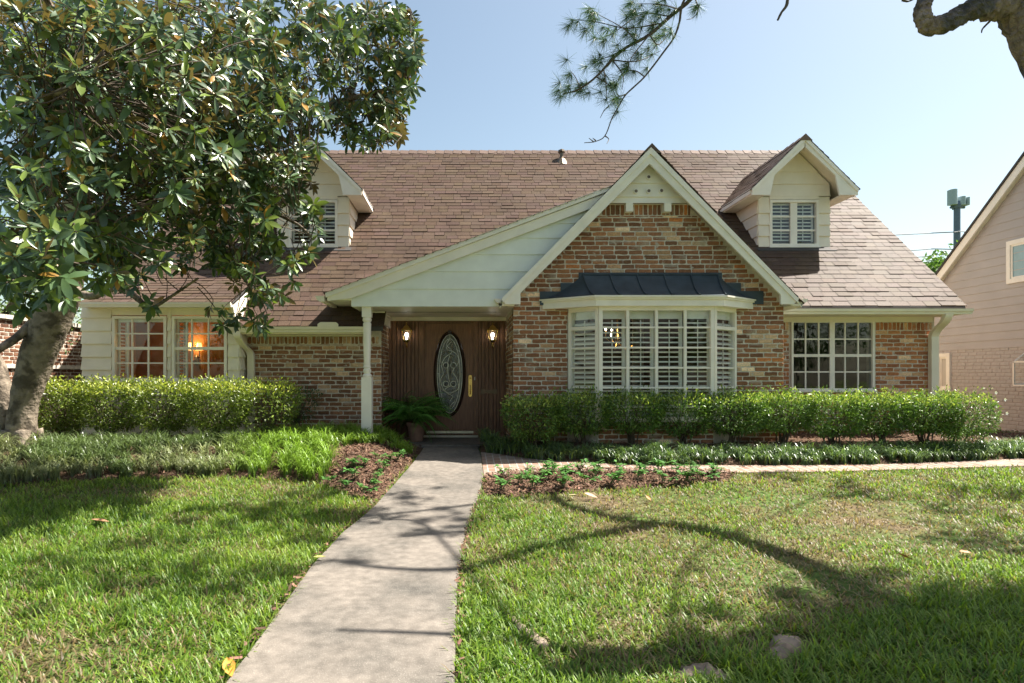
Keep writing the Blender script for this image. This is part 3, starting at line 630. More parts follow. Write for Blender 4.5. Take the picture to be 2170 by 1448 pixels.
for cxx, czz, r in ((-.07, .16, .05), (.07, .16, .05), (-.07, -.19, .05), (.07, -.19, .05)):
    V = [(ox + cxx, ry - .03, oz + czz)] + [(ox + cxx + r * math.cos(a), ry - .01, oz + czz + r * math.sin(a)) for a in np.arange(16) * math.pi / 8]
    nb.add(V, [(0, i + 1, (i + 1) % 16 + 1) for i in range(16)])
nb.add([(ox - .022, ry - .012, oz + .18), (ox, ry - .026, oz + .02), (ox + .022, ry - .012, oz + .18), (ox, ry - .012, oz + .3), (ox - .02, ry - .012, oz - .08), (ox + .02, ry - .012, oz - .08), (ox, ry - .012, oz - .14)], [(0, 1, 3), (3, 1, 2), (0, 4, 1), (1, 5, 2), (4, 6, 1), (1, 6, 5)])
og = nb.build('oval_glass', M['leadglass'], door)
nb = NB(); tb = lambda P, r=.0065: nb.tube([(ox + u, ry - .014, oz + v) for u, v in P], r, 5)
for a, b in ((.235, .735), (.195, .66)): nb.tube(ell(a, b)[:] + np.array([0, -.014, 0]), .006, 5)
for s in (-1, 1):
    tb(cr([(0, .66), (s * .055, .54), (-s * .045, .42), (s * .09, .30), (s * .15, .16), (s * .12, .0), (s * .17, -.12), (s * .1, -.32), (-s * .05, -.42), (0, -.52)], 6))
    tb(cr([(s * .03, .60), (-s * .06, .48), (s * .12, .38), (s * .17, .22), (s * .06, .05), (s * .14, -.1), (s * .16, -.28), (0, -.36), (-s * .09, -.30), (s * .02, -.22)], 6))
    tb(cr([(0, .34), (s * .035, .2), (s * .03, .0), (s * .0, -.16)], 6)); tb([(s * .19, .42), (s * .12, .47)]); tb([(s * .195, 0), (s * .235, 0)]); tb(cr([(s * .1, -.52), (s * .03, -.58), (0, -.66)], 5)); tb([(s * .11, -.46), (s * .16, -.56)])
    for v in (.16, -.19): tb([(s * .07 + .052 * math.cos(a), v + .052 * math.sin(a)) for a in np.linspace(0, 2 * math.pi, 19)])
tb([(0, -.52), (0, -.735)], .005); tb([(0, .66), (0, .735)], .005)
nb.build('leaded_came', M['came'], door)
nb = NB(); hx, hz0, hz1 = XZ(996.5, 0, YD)[0], XZ(0, 841, YD)[1], XZ(0, 795, YD)[1]; w = .033
t = np.linspace(0, math.pi, 9); P = [(hx + w * math.cos(a), hz1 - w + w * math.sin(a)) for a in t] + [(hx - w * math.cos(a), hz0 + w - w * math.sin(a)) for a in t]
nb.prismY(P, ry - .012, ry); nb.tube(cr([(hx, ry - .01, hz1 - .2), (hx, ry - .05, hz1 - .2), (hx, ry - .055, hz0 + .1), (hx, ry - .01, hz0 + .05)], 6), .009, 8); nb.lathe((hx, ry - .02, hz1 - .06), [(.018, -.01), (.018, .01)], 12); nb.box(hx - .02, hx + .02, ry - .04, ry - .012, hz1 - .19, hz1 - .175)
nb.build('door_handle', M['brass'], door)
nb = NB(); a = XZ(903, 918, YD); b = XZ(1003, 913, YD); nb.box(a[0], b[0], ry - .02, ry, a[1], b[1]); nb.box(dxl, dxr, YD - .09, YD - .03, .25, .285); nb.build('threshold', M['chrome'], door)
nb = NB(); a = XZ(1019, 834.5, YD); b = XZ(1056, 825, YD); nb.box(a[0], b[0], YD - .045, YD - .02, a[1], b[1]); nb.box(a[0] + .03, b[0] - .03, YD - .052, YD - .045, a[1] + .015, b[1] - .02); nb.build('mail_slot', M['bronze'], H)
nb = NB(); a = XZ(1006, 802.5, YD - .05); nb.box(a[0] - .009, a[0] + .009, YD - .065, YD - .05, a[1] - .03, a[1] + .03); nb.build('doorbell', M['siphon'], H)
for px in (861.5, 1044):
    c = W(px, 712, YD - .16); nb = NB(); c = (c[0], YD - .15, c[2])
    nb.lathe(c, [(.012, .25), (.016, .235), (.008, .22), (.01, .205)][::-1], 10); 
    def sq(z, r): return [(c[0] + sx * r, c[1] + sy * r, c[2] + z) for sx, sy in ((-1, -1), (1, -1), (1, 1), (-1, 1))]
    def fr(nb, rs): 
        V = [p for z, r in rs for p in sq(z, r)]; m = len(rs); nb.add(V, [(i * 4 + j, i * 4 + (j + 1) % 4, i * 4 + 4 + (j + 1) % 4, i * 4 + 4 + j) for i in range(m - 1) for j in range(4)] + [(3, 2, 1, 0), tuple((m - 1) * 4 + j for j in range(4))])
    fr(nb, [(.095, .10), (.11, .098), (.15, .055), (.17, .05), (.205, .012)]); fr(nb, [(-.105, .05), (-.09, .062), (-.075, .058)])
    for sx in (-1, 1):
        for sy in (-1, 1): nb.tube([(c[0] + sx * .057, c[1] + sy * .057, c[2] - .08), (c[0] + sx * .088, c[1] + sy * .088, c[2] + .1)], .006, 5)
    nb.lathe(c, [(.02, -.16), (.03, -.13), (.045, -.105)], 10); nb.tube(cr([(c[0], c[1], c[2] - .15), (c[0], c[1] + .02, c[2] - .2), (c[0], c[1] + .08, c[2] - .21), (c[0], c[1] + .13, c[2] - .15), (c[0], c[1] + .14, c[2] - .1)], 6), .012, 8)
    nb.box(c[0] - .035, c[0] + .035, YD - .035, YD - .025, c[2] - .2, c[2] - .02)
    lan = nb.build('wall_lantern', M['brass'], H)
    nb = NB(); fr(nb, [(-.078, .052), (.095, .083)]); nb.build('lantern_glass', M['lanternglass'], lan)
    nb = NB(); a = np.linspace(0, math.pi, 9); nb.lathe(c, [(.012, -.07), (.014, -.03)] + [(max(.002, .034 * math.sin(t)), .02 - .042 * math.cos(t)) for t in a], 14); nb.build('bulb', M['cool'], lan, smooth=True)
# --- rooms behind the windows
def room(x0, x1, y0, y1, z0, z1, mats, name='interior_room'):
    nb = NB(); V = [(x0, y0, z0), (x1, y0, z0), (x1, y1, z0), (x0, y1, z0), (x0, y0, z1), (x1, y0, z1), (x1, y1, z1), (x0, y1, z1)]
    nb.add(V, [(0, 1, 2, 3)], 1); nb.add(V, [(4, 5, 6, 7), (1, 2, 6, 5), (2, 3, 7, 6), (3, 0, 4, 7)], 0); return nb.build(name, mats, H)
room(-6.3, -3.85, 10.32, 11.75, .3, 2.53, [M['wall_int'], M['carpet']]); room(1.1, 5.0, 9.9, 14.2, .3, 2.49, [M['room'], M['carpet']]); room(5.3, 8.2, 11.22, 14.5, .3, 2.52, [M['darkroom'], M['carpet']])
nb = NB(); nb.box(-4.22, -4.18, 10.9, 11.74, .3, 2.52); nb.build('partition_wall', M['room'], H)
nb = NB()
for (a, b) in (w1, w2):
    louvres(nb, planeX(a + .02, 1), 10.34, 10.62, wz0, wz1, 0, stile=.03, top=.05, sp=.06); nb.box(a + .14, a + .17, 10.33, 10.36, wz0, wz1); nb.box(a + .01, b, 10.31, 10.35, wz1 - .05, wz1)
nb.build('shutter', M['shutter'], H)
# sconce seen through the right of the two left windows
sc = W(415, 745, 11.69); st = thing('wall_sconce', 'two-armed wall sconce with lit cream shades behind the left-hand windows', 'lamp', tuple(sc))
nb = NB(); nb.lathe((sc[0], sc[1] + .03, sc[2] - .16), [(.02, -.1), (.045, -.05), (.05, 0), (.04, .06), (.015, .1)], 12)
for s in (-1, 1): nb.tube(cr([(sc[0], sc[1], sc[2] - .12), (sc[0] + s * .05, sc[1] - .03, sc[2] - .2), (sc[0] + s * .09, sc[1] - .05, sc[2] - .12), (sc[0] + s * .085, sc[1] - .05, sc[2] + .0)], 6), .009, 6)
nb.build('bracket', M['bronze'], st)
for s in (-1, 1):
    nb = NB(); c = (sc[0] + s * .085, sc[1] - .05, sc[2] + .02); nb.lathe(c, [(.06, 0), (.062, .01), (.036, .14), (.034, .14)], 16); nb.build('lamp_shade', M['shade'], st)
# chandelier in the bay room
cc = W(1308, 718, 10.9); ch = thing('chandelier', 'lit brass candle chandelier seen through the bay window shutters', 'lamp', tuple(cc))
nb = NB(); nb.lathe(tuple(cc), [(.01, -.18), (.04, -.14), (.03, -.05), (.05, 0), (.02, .1), (.012, .5), (.06, .55)], 10)
for k in range(8):
    a = k * math.pi / 4 + .2; R = .30 if k % 2 else .22; z = -.05 if k % 2 else .07; d = np.array([math.cos(a), math.sin(a), 0]); p = cc + d * R + (0, 0, z)
    nb.tube(cr([cc + (0, 0, -.05), cc + d * R * .5 + (0, 0, z - .14), p + (0, 0, -.06), p], 5), .008, 5); nb.lathe(tuple(p), [(.025, 0), (.03, .008), (.011, .012), (.011, .07)], 8)
nb.build('arms', M['brass'], ch)
for k in range(8):
    a = k * math.pi / 4 + .2; R = .30 if k % 2 else .22; z = -.05 if k % 2 else .07; p = cc + np.array([math.cos(a), math.sin(a), 0]) * R + (0, 0, z)
    nb = NB(); nb.lathe(tuple(p), [(.006, .07), (.017, .09), (.013, .115), (.002, .14)], 8); nb.build('candle_bulb', M['bulb'], ch)
def drape(x0, x1, y, z0, z1, label):
    nb = NB(); n = 40; x = np.linspace(x0, x1, n); yy = y + .03 * np.sin(np.arange(n) * 1.3); V = [(x[i], yy[i], z) for z in (z0, z1) for i in range(n)]
    nb.add(V, [(i, i + 1, n + i + 1, n + i) for i in range(n - 1)]); nb.build('drape', M['fabric'], None, label, cat='curtain')
drape(XZ(1340, 0, 10.3)[0], XZ(1364, 0, 10.3)[0], 10.3, .35, 2.45, 'pale pleated curtain hanging inside the bay window behind the shutters')
drape(XZ(1838, 0, 11.35)[0], XZ(1851, 0, 11.35)[0], 11.35, .35, 2.5, 'tan curtain edge hanging inside the dark gridded right-hand window')
# ------------------------------------------------------------------ ground, path, beds
def polyG(pts, zf=gz): return [tuple(G(x, y, 0, zf)[:2]) for x, y in pts]
nb = NB(); xs = np.concatenate([[-150, -80, -40, -20, -14], np.arange(-11, 14.01, .25), [17, 24, 40, 80, 150]]); ys = np.concatenate([[-60, -30, -15, -6, -2], np.arange(0, 14.01, .25), [16, 20, 30, 50, 90, 200]])
XX, YY = np.meshgrid(xs, ys, indexing='ij'); V = np.stack([XX, YY, gz(XX, YY)], -1).reshape(-1, 3); ny = len(ys)
nb.add(V, [(i * ny + j, (i + 1) * ny + j, (i + 1) * ny + j + 1, i * ny + j + 1) for i in range(len(xs) - 1) for j in range(ny - 1)]); nb.build('ground', M['soil'], kind='structure', smooth=True)
LE = np.array([G(x, y, .03) for x, y in ((470, 1448), (566, 1322), (661, 1194), (725, 1128), (793, 1071), (873, 981), (891, 957), (898, 946))])
RE = np.array([G(x, y, .03) for x, y in ((965, 1448), (970, 1228), (982, 1150), (996, 1094), (1017, 1046), (1025, 1004), (1019, 962), (1013, 946))])
yy = np.concatenate([[0.0, 1.5], np.linspace(2.4, 10.28, 60)])
def edge(E, y):
    o = np.argsort(E[:, 1]); r = np.interp(y, E[o, 1], E[o, 0]); s = (E[o[1], 0] - E[o[0], 0]) / (E[o[1], 1] - E[o[0], 1])
    return np.where(y < E[o[0], 1], E[o[0], 0] + s * .4 * (y - E[o[0], 1]), r)
lx, rx = edge(LE, yy), edge(RE, yy); wob = rng.normal(0, .0015, (2, len(yy)))
def slabstrip(name, lx, rx, yy, mt, top, dep=.12, label=None):
    nb = NB(); n = len(yy); zt = gz((lx + rx) / 2, yy) + top; V = []
    for i in range(n): V += [(lx[i], yy[i], zt[i] - dep), (lx[i] + .004, yy[i], zt[i] - .012), (lx[i] + .015, yy[i], zt[i]), (rx[i] - .015, yy[i], zt[i]), (rx[i] - .004, yy[i], zt[i] - .012), (rx[i], yy[i], zt[i] - dep)]
    nb.add(V, [(i * 6 + j, i * 6 + j + 1, i * 6 + 7 + j, i * 6 + 6 + j) for i in range(n - 1) for j in range(5)] + [(0, 1, 2, 3, 4, 5)]); return nb.build(name, mt, kind='structure', fix=True)
slabstrip('path', lx + wob[0], rx + wob[1], yy, M['concrete'], .03)
PATH = [(a, b) for a, b in zip(lx, yy)] + [(a, b) for a, b in list(zip(rx, yy))[::-1]]
nb = NB(); nb.prismZ([(-1.0, 10.27), (.25, 10.27), (.25, 10.5), (.76, 10.5), (.76, 11.6), (-1.43, 11.6), (-1.43, 10.6), (-1.0, 10.6)], .05, .25); nb.build('porch_slab', M['concrete'], kind='structure')
wt = [G(x, y, .02) for x, y in ((1019, 958), (1060, 963), (1130, 973), (1250, 981), (1400, 986), (1700, 986), (1900, 983), (2170, 972))]
wb = [G(x, y, .02) for x, y in ((1026, 1010), (1075, 1006), (1150, 1003), (1250, 1001), (1400, 1002), (1700, 1000), (1900, 995), (2170, 987))]
wt.append(wt[-1] + (wt[-1] - wt[-2]) * 2); wb.append(wb[-1] + (wb[-1] - wb[-2]) * 2)
wt, wb = cr(wt, 8), cr(wb, 8); nb = NB(); n = len(wt); V = []
for a, b in zip(wt, wb): V += [(a[0], a[1], a[2] - .1), tuple(a), tuple(b), (b[0], b[1], b[2] - .1)]
nb.add(V, [(i * 4 + j, i * 4 + j + 1, i * 4 + 5 + j, i * 4 + 4 + j) for i in range(n - 1) for j in range(3)]); nb.build('brick_walk', M['paver'], kind='structure', fix=True)
WALK = [tuple(p[:2]) for p in wt] + [tuple(p[:2]) for p in wb[::-1]]
def sheet(name, poly, zf, mt, off=.004, st=.07):
    P = np.array(poly); x0, y0 = P.min(0); x1, y1 = P.max(0); nx, ny = int((x1 - x0) / st) + 2, int((y1 - y0) / st) + 2
    X, Y = np.meshgrid(x0 + np.arange(nx) * st, y0 + np.arange(ny) * st, indexing='ij'); ins = inside(X[:-1, :-1] + st / 2, Y[:-1, :-1] + st / 2, poly)
    dm = np.full(X.shape, 9.)
    for i in range(len(P)):
        a, b = P[i], P[(i + 1) % len(P)]; ab = b - a; t = np.clip(((X - a[0]) * ab[0] + (Y - a[1]) * ab[1]) / max(ab @ ab, 1e-9), 0, 1); dm = np.minimum(dm, np.hypot(X - a[0] - t * ab[0], Y - a[1] - t * ab[1]))
    nb = NB(); nb.add(np.stack([X, Y, gz(X, Y) + (zf(X, Y) - gz(X, Y) + .03 * fbm(X, Y, 4)) * sst(0, .16, dm) + off], -1).reshape(-1, 3), [(i * ny + j, (i + 1) * ny + j, (i + 1) * ny + j + 1, i * ny + j + 1) for i, j in zip(*np.nonzero(ins))]); return nb.build(name, mt, kind='structure', smooth=True)
lf = [G(x, y) for x, y in ((-260, 1040), (0, 1030), (100, 1026), (250, 1016), (450, 1012), (600, 1018), (690, 1030), (790, 1066))]
LBED = [tuple(p[:2]) for p in lf] + [(a - .02, b) for a, b in zip(lx, yy) if 6.7 < b < 10.3] + [(-1.0, 10.56), (-3.7, 10.5), (-3.8, 10.2), (-6.4, 10.2), (-9.5, 10.2)]
def lz(x, y):
    yf = np.interp(x, [p[0] for p in lf], [p[1] for p in lf]); return gz(x, y) + .012 + .21 * sst(0, 1.0, np.asarray(y) - yf) * sst(-.05, .7, np.interp(y, yy, lx) - x)
def rz(x, y):
    yf = np.interp(x, wt[:, 0], wt[:, 1]); return gz(x, y) + .010 + .16 * sst(.0, .6, np.asarray(y) - yf)
sheet('mulch_bed', LBED, lz, M['mulch'], st=.05)
RBED = [(p[0], p[1] + .02) for p in wt[::4]] + [(13.5, 9.9), (12, 11.5), (8.5, 11.0), (5.1, 11.0), (5.1, 9.8), (.75, 9.8), (.75, 10.5), (.27, 10.5)]
sheet('mulch_bed', RBED, rz, M['mulch'], st=.05)
FB = polyG([(1025, 1042), (1035, 1058), (1100, 1054), (1300, 1038), (1450, 1031), (1548, 1020), (1560, 1010), (1540, 1003), (1400, 1000), (1250, 998), (1150, 1000), (1075, 1004), (1028, 1012)])
fz = lambda x, y: gz(x, y) + .012; sheet('mulch_bed', FB, fz, M['mulch'], st=.05)
FL = polyG([(690, 1016), (700, 1036), (740, 1050), (790, 1066), (805, 1052), (873, 984), (872, 972), (800, 968), (740, 985)])

# mulch chips
def chips(name, polys_zf, n, label=None):
    nb = NB(); T = [(-.5, -.12, 0), (.5, -.16, 0), (.55, .1, .03), (-.45, .15, .04)]
    for poly, zf, m in polys_zf:
        P = np.array(poly); x0, y0 = P.min(0); x1, y1 = P.max(0); X = rng.uniform(x0, x1, m * 3); Y = rng.uniform(y0, y1, m * 3); k = inside(X, Y, poly); X, Y = X[k][:m], Y[k][:m]
        N = len(X); d = unit(np.stack([rng.normal(0, 1, N), rng.normal(0, 1, N), rng.normal(0, .3, N)], 1)); up = unit(np.stack([rng.normal(0, .45, N), rng.normal(0, .45, N), np.ones(N)], 1)); R = frames(np.cross(d, up), up)
        c = np.array([.155, .092, .062])[None] * rng.uniform(.45, 1.7, (N, 1)) * rng.uniform(.9, 1.1, (N, 3)); nb.inst(T, [(0, 1, 2, 3)], np.stack([X, Y, zf(X, Y) + .03 + rng.uniform(0, .02, N)], 1), R, rng.uniform(.02, .06, N), c)
    o = nb.build(name, M['chip'], kind='stuff', label=label)
EL = [(a - .05, b) for a, b in zip(lx, yy) if b < 7.2] + [(a + .01, b) for a, b in list(zip(lx, yy))[::-1] if b < 7.2]; ER = [(a - .01, b) for a, b in zip(rx, yy) if b < 8] + [(a + .04, b) for a, b in list(zip(rx, yy))[::-1] if b < 8]
chips('mulch_chips', [(EL, gz, 500), (ER, gz, 500), (FB, fz, 5000), (FL, lz, 2600), (RBED, rz, 6000), (LBED, lz, 5000)], 0)

# ------------------------------------------------------------------ lawn
BL = [np.array([(-.5, 0, 0), (.5, 0, 0), (-.48, .4, .03), (.48, .4, .03), (-.33, .78, .14), (.33, .78, .14), (0, 1.0, .30)]), [(0, 1, 3, 2), (2, 3, 5, 4), (4, 5, 6)]]
def dry(x, y):
    d = .55 * fbm(x, y, .55, 0) + .45 * fbm(x, y, 2.2, 3)
    r = sst(.2, 2.0, x) * .12
    for (px, py, rx, ry, a) in ((1290, 1075, .9, .5, .30), (1150, 1066, .5, .3, .2), (1950, 1100, 1.6, .7, .30), (2080, 1160, 1.0, .5, .28), (1640, 1200, .7, .5, .2), (1750, 1260, .6, .4, .28), (1500, 1060, 1.0, .35, .2), (1580, 1330, .4, .25, .22), (300, 1043, .9, .22, .22), (100, 1400, .5, .3, .2), (1850, 1080, .9, .3, .2), (1420, 1400, .5, .2, .2), (1980, 1400, .9, .55, -.5), (1700, 1440, .5, .3, -.3), (2150, 1330, .6, .4, -.3)):
        c = G(px, py); r = r + a * np.exp(-((x - c[0]) / rx) ** 2 - ((y - c[1]) / ry) ** 2)
    return np.clip(d + r - .47, 0, 1) / .5
def lawn():
    nb = NB(); xs, ys = [], []
    for y0, y1, den in ((1.9, 2.6, 1500), (2.6, 3.6, 5200), (3.6, 5, 4200), (5, 6.6, 3100), (6.6, 9.3, 2300)):
        x0, x1 = -.78 * y1 - 2.2, .94 * y1 + 2.0; n = int((x1 - x0) * (y1 - y0) * den); xs.append(rng.uniform(x0, x1, n)); ys.append(rng.uniform(y0, y1, n))
    x = np.concatenate(xs); y = np.concatenate(ys)
    k = ~inside(x, y, PATH) & ~inside(x, y, WALK) & ~inside(x, y, FB) & ~inside(x, y, LBED) & ~inside(x, y, RBED)
    for a, b, r_ in ((1085, 1310, .05), (1110, 1335, .07), (1145, 1362, .06), (1645, 1390, .09), (1665, 1372, .10), (1690, 1355, .08), (1450, 1425, .06), (1490, 1418, .08), (1530, 1432, .06)):
        c = G(a, b); k &= (x - c[0]) ** 2 + (y - c[1] + .03) ** 2 > (r_ * rng.uniform(.6, 1.2, len(x))) ** 2
    D = dry(x, y); k &= rng.random(len(x)) > np.clip(D, 0, 1) * .62; x, y, D = x[k], y[k], D[k]; N = len(x)
    cl = fbm(x, y, 7.0, 2)                               # tufting
    L = rng.uniform(.05, .105, N) * (.65 + .8 * cl) * (1 - .45 * np.clip(D, 0, 1)); wd = rng.uniform(.0055, .010, N) * (1 + .25 * sst(4, 8, y))
    a = rng.uniform(0, 2 * math.pi, N); lean = rng.uniform(.15, 1.1, N); d = np.stack([np.cos(a) * np.sin(lean), np.sin(a) * np.sin(lean), np.cos(lean)], 1)
    up = np.stack([np.cos(a), np.sin(a), -.2 * np.ones(N)], 1); R = frames(d, np.cross(np.cross(d, up), d)); R[:, 2] *= np.sign(-R[:, 2, 2:3] + 1e-9) 
    g1, g2, g3 = np.array([.085, .18, .022]), np.array([.28, .375, .055]), np.array([.27, .20, .105])
    t = np.clip(rng.normal(.45, .28, N) + (fbm(x, y, 1.2, 4) - .5) * .7, 0, 1)[:, None]; c = g1 * (1 - t) + g2 * t
    isd = (rng.random(N) < np.clip(D * .9 + .03, 0, .92))[:, None]; c = np.where(isd, g3 * rng.uniform(.55, 1.2, (N, 1)), c) * rng.uniform(.8, 1.2, (N, 1))
    lay = isd[:, 0] & (rng.random(N) < .75); d2 = d[lay]; d2[:, 2] = rng.uniform(.02, .2, lay.sum()); R[lay] = frames(d2, np.tile([0, 0, 1.], (lay.sum(), 1)))
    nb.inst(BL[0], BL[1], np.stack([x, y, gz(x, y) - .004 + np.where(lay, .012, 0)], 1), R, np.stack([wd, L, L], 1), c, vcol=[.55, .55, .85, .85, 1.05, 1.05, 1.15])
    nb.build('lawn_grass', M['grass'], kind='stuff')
    return N
print('grass', lawn())

# ------------------------------------------------------------------ border grass (strap-leaved)
def strapT(n=5, droop=1.0):
    V = []; 
    for i in range(n + 1):
        t = i / n; ang = .18 + 1.9 * t * t * droop; w = .5 * (1 - .85 * t ** 2.2)
        V.append((t, w))
    P = [(0., 0.)]; 
    for i in range(n):
        t = (i + .5) / n; ang = .12 + 2.1 * t ** 1.6 * droop; P.append((P[-1][0] + math.sin(ang) / n, P[-1][1] + math.cos(ang) / n))
    pts = []
    for i, (o, h) in enumerate(P): w = .5 * (1 - .9 * (i / n) ** 2.4); pts += [(-w, o, h), (w, o, h)]
    return np.array(pts), [(2 * i, 2 * i + 1, 2 * i + 3, 2 * i + 2) for i in range(n)]
def border(name, poly, zf, den, L0, L1, colf, label=None):
    nb = NB(); P = np.array(poly); x0, y0 = P.min(0); x1, y1 = P.max(0); nc = int((x1 - x0) * (y1 - y0) * den); cx = rng.uniform(x0, x1, nc); cy = rng.uniform(y0, y1, nc); k = inside(cx, cy, poly); cx, cy = cx[k], cy[k]; nc = len(cx)
    per = 26; x = np.repeat(cx, per) + rng.normal(0, .025, nc * per); y = np.repeat(cy, per) + rng.normal(0, .025, nc * per); N = len(x); size = np.repeat(rng.uniform(.7, 1.15, nc) * (.75 + .5 * fbm(cx, cy, 2.2, 2)), per)
    tone = np.repeat(rng.uniform(.8, 1.2, nc), per)[:, None]
    T = [strapT(5, d) for d in (.7, .95, 1.2)]; sel = rng.integers(0, 3, N); a = rng.uniform(0, 2 * math.pi, N); L = rng.uniform(L0, L1, N) * size * (1 - .42 * sst(-1.7, -1.2, x) * (x < .1)); wd = rng.uniform(.008, .0135, N)
    c = colf(x, y) * tone * rng.uniform(.75, 1.25, (N, 1))
    for k in range(3):
        m = sel == k; R = np.zeros((m.sum(), 3, 3)); ca, sa = np.cos(a[m]), np.sin(a[m]); R[:, 0] = np.stack([-sa, ca, 0 * ca], 1); R[:, 1] = np.stack([ca, sa, 0 * ca], 1); R[:, 2] = [0, 0, 1]
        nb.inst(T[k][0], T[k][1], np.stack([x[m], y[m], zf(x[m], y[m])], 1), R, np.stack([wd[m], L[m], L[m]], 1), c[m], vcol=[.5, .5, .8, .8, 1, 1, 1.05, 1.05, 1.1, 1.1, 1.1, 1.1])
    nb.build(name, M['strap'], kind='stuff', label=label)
LP = [tuple(G(x, y, 0, lz)[:2]) for x, y in ((-200, 1037), (0, 1028), (100, 1023), (250, 1013), (450, 1009), (600, 1014), (685, 1022), (715, 1000))] + [(-2.0, 8.55), (-1.75, 8.75), (-1.3, 9.0), (-.85, 9.1), (-.78, 9.9), (-1.05, 10.2), (-1.45, 10.3), (-2.3, 10.3), (-2.7, 9.75), (-3.5, 9.1), (-6.0, 8.95), (-8.5, 9.2)]
def lcol(x, y):
    t = np.clip(sst(-3.6, -2.6, x + .35 * (vnoise(x, y, 1.5) - .5)) , 0, 1)[:, None]; v = (fbm(x, y, 1.1, 1) > .52)[:, None]
    gy = np.where(v, np.array([.24, .27, .13]), np.array([.12, .17, .06])); return gy * (1 - t) + np.array([.19, .31, .035]) * t
border('border_grass', LP, lz, 70, .24, .38, lcol, 'mounded strap-leaved border grass between left lawn and hedge')
RP = [(p[0], p[1] + .03) for p in wt[3::4]] + [(p[0], p[1] + (.36 if i else .75)) for i, p in list(enumerate(wt[3::4]))[::-1]] + [(.3, 10.3), (.25, 9.9)]
rc = lambda x, y: np.where((rng.random(len(x)) < .25)[:, None], np.array([.19, .29, .06]), np.array([.115, .18, .085]))
border('border_grass', RP, rz, 170, .20, .30, rc, 'low dark border grass edging the curved brick walk')
nb = NB(); n = 9000; x = rng.uniform(9.2, 16, n); y = rng.uniform(9.6, 14, n); a = rng.uniform(0, 6.28, n); R = np.zeros((n, 3, 3)); R[:, 0] = np.stack([-np.sin(a), np.cos(a), 0 * a], 1); R[:, 1] = np.stack([np.cos(a) * .5, np.sin(a) * .5, .85 + 0 * a], 1); R[:, 2] = np.cross(R[:, 0], R[:, 1])
nb.inst(BL[0], BL[1], np.stack([x, y, gz(x, y)], 1), R, np.stack([.012 + 0 * a, .09 + 0 * a, .09 + 0 * a], 1), np.array([.07, .17, .02]) * rng.uniform(.7, 1.3, (n, 1))); nb.build('side_lawn_grass', M['grass'], kind='stuff')

# ------------------------------------------------------------------ leaves
def leafT(w=.36, fold=.10, curl=.12, nl=4):
    V = []; prof = [.12, .72, 1.0, .82, .0] if nl == 4 else [.15, 1.0, .0]
    for i in range(nl + 1):
        t = i / nl; z = -curl * t * t; ww = w * .5 * prof[i]; V += [(-ww, t, z + fold * ww * 2), (0, t, z), (ww, t, z + fold * ww * 2)]
    fs = []
    for i in range(nl):
        b = i * 3; fs += [(b, b + 1, b + 4, b + 3), (b + 1, b + 2, b + 5, b + 4)]
    return np.array(V), fs
LT4 = leafT(); LT2 = leafT(.42, .25, .1, 2)
# ------------------------------------------------------------------ shrubs
def shrub_mesh(w, d, h0, h1, n, stems, cols, seed, ls=(.032, .055), open_=0.0):
    r = np.random.default_rng(seed); nb = NB()
    # rounded-box shell samples with thinning inside
    u = r.uniform(-1, 1, (n * 3, 3)); q = (np.abs(u[:, 0]) ** 3.2 + np.abs(u[:, 1]) ** 3.2 + np.abs(u[:, 2]) ** 3.6) ** (1 / 3.4)
    lump = 1 + .12 * np.sin(u[:, 0] * 5 + seed) * np.cos(u[:, 1] * 4 + u[:, 2] * 3 + seed)
    lo = np.clip(1 - u[:, 2], 0, 2) * .5
    keep = (q < lump) & (r.random(n * 3) < np.clip((q / lump) ** 3, .06, 1)) & (r.random(n * 3) > open_ * lo ** 1.6); u = u[keep][:n]; N = len(u)
    nar = 1 - .30 * (np.clip(-u[:, 2], -.2, 1) + .2) / 1.2
    P = np.stack([u[:, 0] * w * .5 * nar, u[:, 1] * d * .5 * nar, h0 + (u[:, 2] * .5 + .5) * (h1 - h0)], 1) + r.normal(0, .018, (N, 3))
    top = u[:, 2] > .82; P[top, 2] += r.uniform(0, .11, top.sum()) * (r.random(top.sum()) < .3)
    dirs = unit(u * [1, 1, .9] + r.normal(0, .75, (N, 3)) + [0, 0, .35]); up = unit(u * [.5, .5, .3] + [0, 0, 1.0] + r.normal(0, .45, (N, 3)))
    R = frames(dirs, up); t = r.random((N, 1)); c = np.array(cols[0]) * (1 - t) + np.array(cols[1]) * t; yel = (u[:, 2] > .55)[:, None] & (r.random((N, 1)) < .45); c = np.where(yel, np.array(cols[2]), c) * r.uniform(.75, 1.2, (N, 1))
    nb.inst(LT2[0], LT2[1], P, R, r.uniform(ls[0], ls[1], N), c * (.55 + .9 * r.random((N, 1)) ** .8))
    st = NB(); 
    for k in range(stems):
        a = r.uniform(0, 6.28); e = np.array([math.cos(a) * w * .36 * r.uniform(.4, 1), math.sin(a) * d * .36 * r.uniform(.4, 1), h0 + (h1 - h0) * r.uniform(.45, .8)]); b = np.array([r.normal(0, .04), r.normal(0, .04), -.12]); m = (b + e) / 2 + r.normal(0, .05, 3) * [1, 1, .3]; m[:2] *= .7
        st.tube(cr([b, m, e], 5), np.linspace(.014, .004, 11), 5)
        for q in range(2):
            e2 = e + r.normal(0, .12, 3); st.tube(cr([m, (m + e2) / 2 + r.normal(0, .03, 3), e2], 4), np.linspace(.007, .002, 9), 4)
    return nb, st
GR = [(.065, .135, .028), (.16, .26, .045), (.33, .40, .09)]; GL = [(.085, .13, .02), (.21, .27, .04), (.40, .44, .08)]
def make_shrub(label, group, loc, args, cat='shrub', extra=None):
    t = thing('hedge_shrub', label, cat, loc, group); a, b = shrub_mesh(*args); a.build('foliage', M['hedge'], t, local=True); b.build('stems', M['twig'], t, local=True); return t
